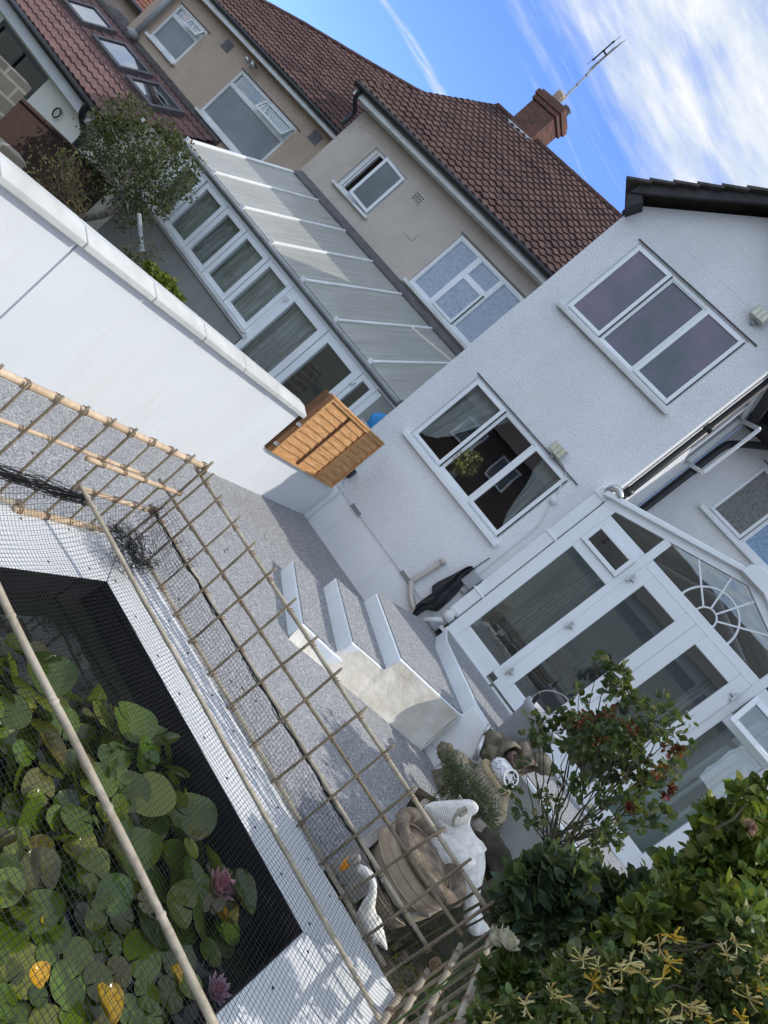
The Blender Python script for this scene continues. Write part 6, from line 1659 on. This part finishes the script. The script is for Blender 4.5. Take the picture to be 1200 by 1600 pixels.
m.build('faded_bloom', 'petal', wr)

# shrub on the right edge, bright leaves
rs_ = thing('bright_leaved_shrub', 'tall shrub with large glossy yellow-green leaves at the right edge in front of the conservatory', 'shrub', (.85, 2.6, 0))
bl = [pxr(px, py, 2.6+rfloat(-.2,.2), r) for px, py, r in ((1160,1245,18),(1180,1270,22),(1115,1275,22),(1145,1290,30),(1100,1300,22),(1185,1310,32),(1130,1330,36),(1170,1350,38),(1095,1345,24),(1075,1375,24),(1120,1380,36),(1180,1395,38),(1140,1420,36),(1085,1420,26),(1050,1390,18),(1195,1240,16),(1195,1440,34),(1050,1350,16),(1000,1440,28),(1020,1415,22),(965,1465,24),(1045,1445,26))]
m = MB(); foliage(m, bl, 36, .054, .037, [(.22,.3,.04),(.15,.22,.035),(.28,.36,.06),(.1,.15,.03),(.34,.36,.1),(.13,.19,.035)], 1.1, .2, .45); m.build('leaves', 'leaf', rs_)
m = MB()
for i, (c, r) in enumerate(bl): twig(m, bl[(i*5+1) % len(bl)][0] if (bl[(i*5+1) % len(bl)][0]-c).length < .35 else c-Vector((0,.0,.18)), c, .004, .1, i)
m.build('stems', 'stem', rs_)
m = MB(); c, r = pxr(1172,1292,2.5,7)
for k in range(22): petal(m, c, rdir(.3), rdir(.4), .026, .022, jitter((.6,.36,.3), .15))
m.build('bloom', 'petal', rs_)

# honeysuckle along the bottom
hs = thing('honeysuckle', 'tangled honeysuckle in flower along the lower right, cream and yellow trumpets', 'honeysuckle', (.72, 2.3, 0))
hb_ = [(1000,1510,34),(960,1530,34),(1040,1530,34),(920,1545,34),(1080,1510,34),(1120,1500,36),(1165,1490,36),(880,1560,34),(840,1565,34),(1000,1570,40),(1060,1575,40),(1120,1560,42),(1180,1550,42),(940,1585,36),(1195,1490,30),(900,1520,24),(800,1590,30),(1050,1480,22),(1010,1465,16),(760,1600,26),(870,1600,36),(1150,1600,44),(1030,1610,44),(1195,1600,40),(730,1590,20),(980,1480,18),(1100,1465,26),(1150,1450,28)]
bl = [pxr(px, py, 2.35+rfloat(-.2,.25), r) for px, py, r in hb_]
m = MB(); foliage(m, bl, 66, .036, .021, [(.1,.16,.035),(.14,.2,.05),(.08,.12,.03),(.22,.27,.065),(.11,.15,.055),(.26,.27,.12)], 1.15, .15, .45); m.build('leaves', 'leaf', hs)
m = MB()
for i in range(70):
    a, r = random.choice(bl); b, r2 = random.choice(bl)
    if (a-b).length < .6: twig(m, a+rdir(0)*r, b+rdir(.4)*r2, .004, .25, i)

m.build('stems', 'stem', hs)
def trumpet(px, py, y, s, yellow, par):
    c = at(px, py, y); mb = MB()
    for k in range(random.randint(7,12)):
        d = rdir(.4); o = d.orthogonal().normalized(); L = s*rfloat(.7,1.15)
        col = random.choice([(.9,.6,.06),(.9,.72,.2),(.9,.5,.04)] if yellow else [(.95,.82,.36),(.95,.78,.28),(.85,.58,.2),(.92,.78,.42)])
        mb.cur = jitter(col, .12)
        mb.tube(crom([c, c+d*L*.4, c+d*L*.8+o*L*.08, c+d*L+o*L*.2], 3), [.0012,.0013,.0014,.0016,.0017,.0019,.0021,.0024,.0027,.002], 6)
        for q in range(2):
            a = o if q == 0 else -o
            petal(mb, c+d*L*.95+o*L*.17, (d*.7+a), d, L*.3, L*.085, mb.cur, .8)
    mb.build('flower', 'petal', par)
for px, py, yl in ((1053,1468,1),(1030,1480,0),(1045,1505,1),(1005,1478,0),(985,1505,0),(935,1512,0),(928,1535,1),(910,1500,0),(970,1515,0),(955,1545,0),(1000,1520,0),(1135,1490,0),(1165,1510,0),(1180,1535,1),(1150,1540,0),(1065,1570,0),(1080,1575,0),(1045,1590,0),(860,1550,0),(875,1560,0),(770,1597,0),(860,1597,0),(1110,1600,1),(1095,1585,0),(1035,1528,1),(1150,1475,0),(1170,1560,0),(915,1560,0),(820,1570,0),(1190,1500,0),(1160,1595,1)):
    trumpet(px, py, 2.12+rfloat(-.06,.06), .031, yl, hs)

ts = thing('tall_shrub', 'tall leafy shrub beyond the right edge whose shadow dapples the gravel and steps', 'shrub', (3.2, 6.6, 0))
m = MB(); foliage(m, [(Vector((3.2,6.5,3.1)),.55),(Vector((3.0,6.2,3.5)),.5),(Vector((3.5,6.7,2.5)),.5),(Vector((3.1,5.9,2.9)),.45),(Vector((3.4,6.0,3.6)),.45),(Vector((2.95,6.5,3.9)),.35),(Vector((3.5,5.6,3.2)),.4),(Vector((3.0,6.8,3.3)),.45),(Vector((3.2,5.5,3.6)),.4)], 2.6, .11, .07, [(.07,.12,.025),(.1,.16,.03),(.05,.09,.02)], 1, .2, .4); m.build('crown', 'leaf', ts)
m = MB()
for i in range(5): twig(m, (3.2+rfloat(-.1,.1),6.4+rfloat(-.1,.1),0), (3.2+rfloat(-.4,.4),6.2+rfloat(-.4,.4),3.2), .03, .08, i)
m.build('stems', 'bark', ts)
m = MB()
for i in range(90):
    x, y = rfloat(-3.5,-.2), rfloat(3.1,8.4)
    if x > -2.4 and y > 5.3: continue
    leaf(m, Vector((x,y,.008)), Vector((rfloat(-1,1),rfloat(-1,1),.05)), Vector((0,0,1)), rfloat(.02,.045), .015, jitter(random.choice([(.2,.13,.05),(.12,.1,.04),(.09,.12,.03)]), .3))
m.build('fallen_leaves', 'leaf', kind='stuff')
# filler undergrowth and lawn
m = MB()
for i in range(5200):
    x, y = rfloat(.1,3.2), rfloat(2.9,6.6)
    if x < .62 and y < 3.0: continue
    if (x-PX)**2+(y-PYp)**2 < .06: continue
    L = rfloat(.05,.14); d = rdir(.9); leaf(m, Vector((x,y,0)), d, rdir(.2), L, .009, jitter(random.choice([(.05,.09,.02),(.07,.11,.025),(.04,.06,.02)]), .35), .2, .6)
m.build('lawn_grass', 'leaf', kind='stuff')
m = MB()
for i in range(3200):
    x, y = rfloat(.66,2.6), rfloat(1.6,3.4); z = rfloat(.0,.55+.25*mnoise.noise(Vector((x*3,y*3,0))))
    leaf(m, Vector((x,y,z)), rdir(.4), rdir(.8), rfloat(.04,.08), .035, jitter(random.choice([(.025,.045,.015),(.035,.06,.02),(.02,.035,.014)]), .35))
m.build('ground_cover', 'leaf', kind='stuff')
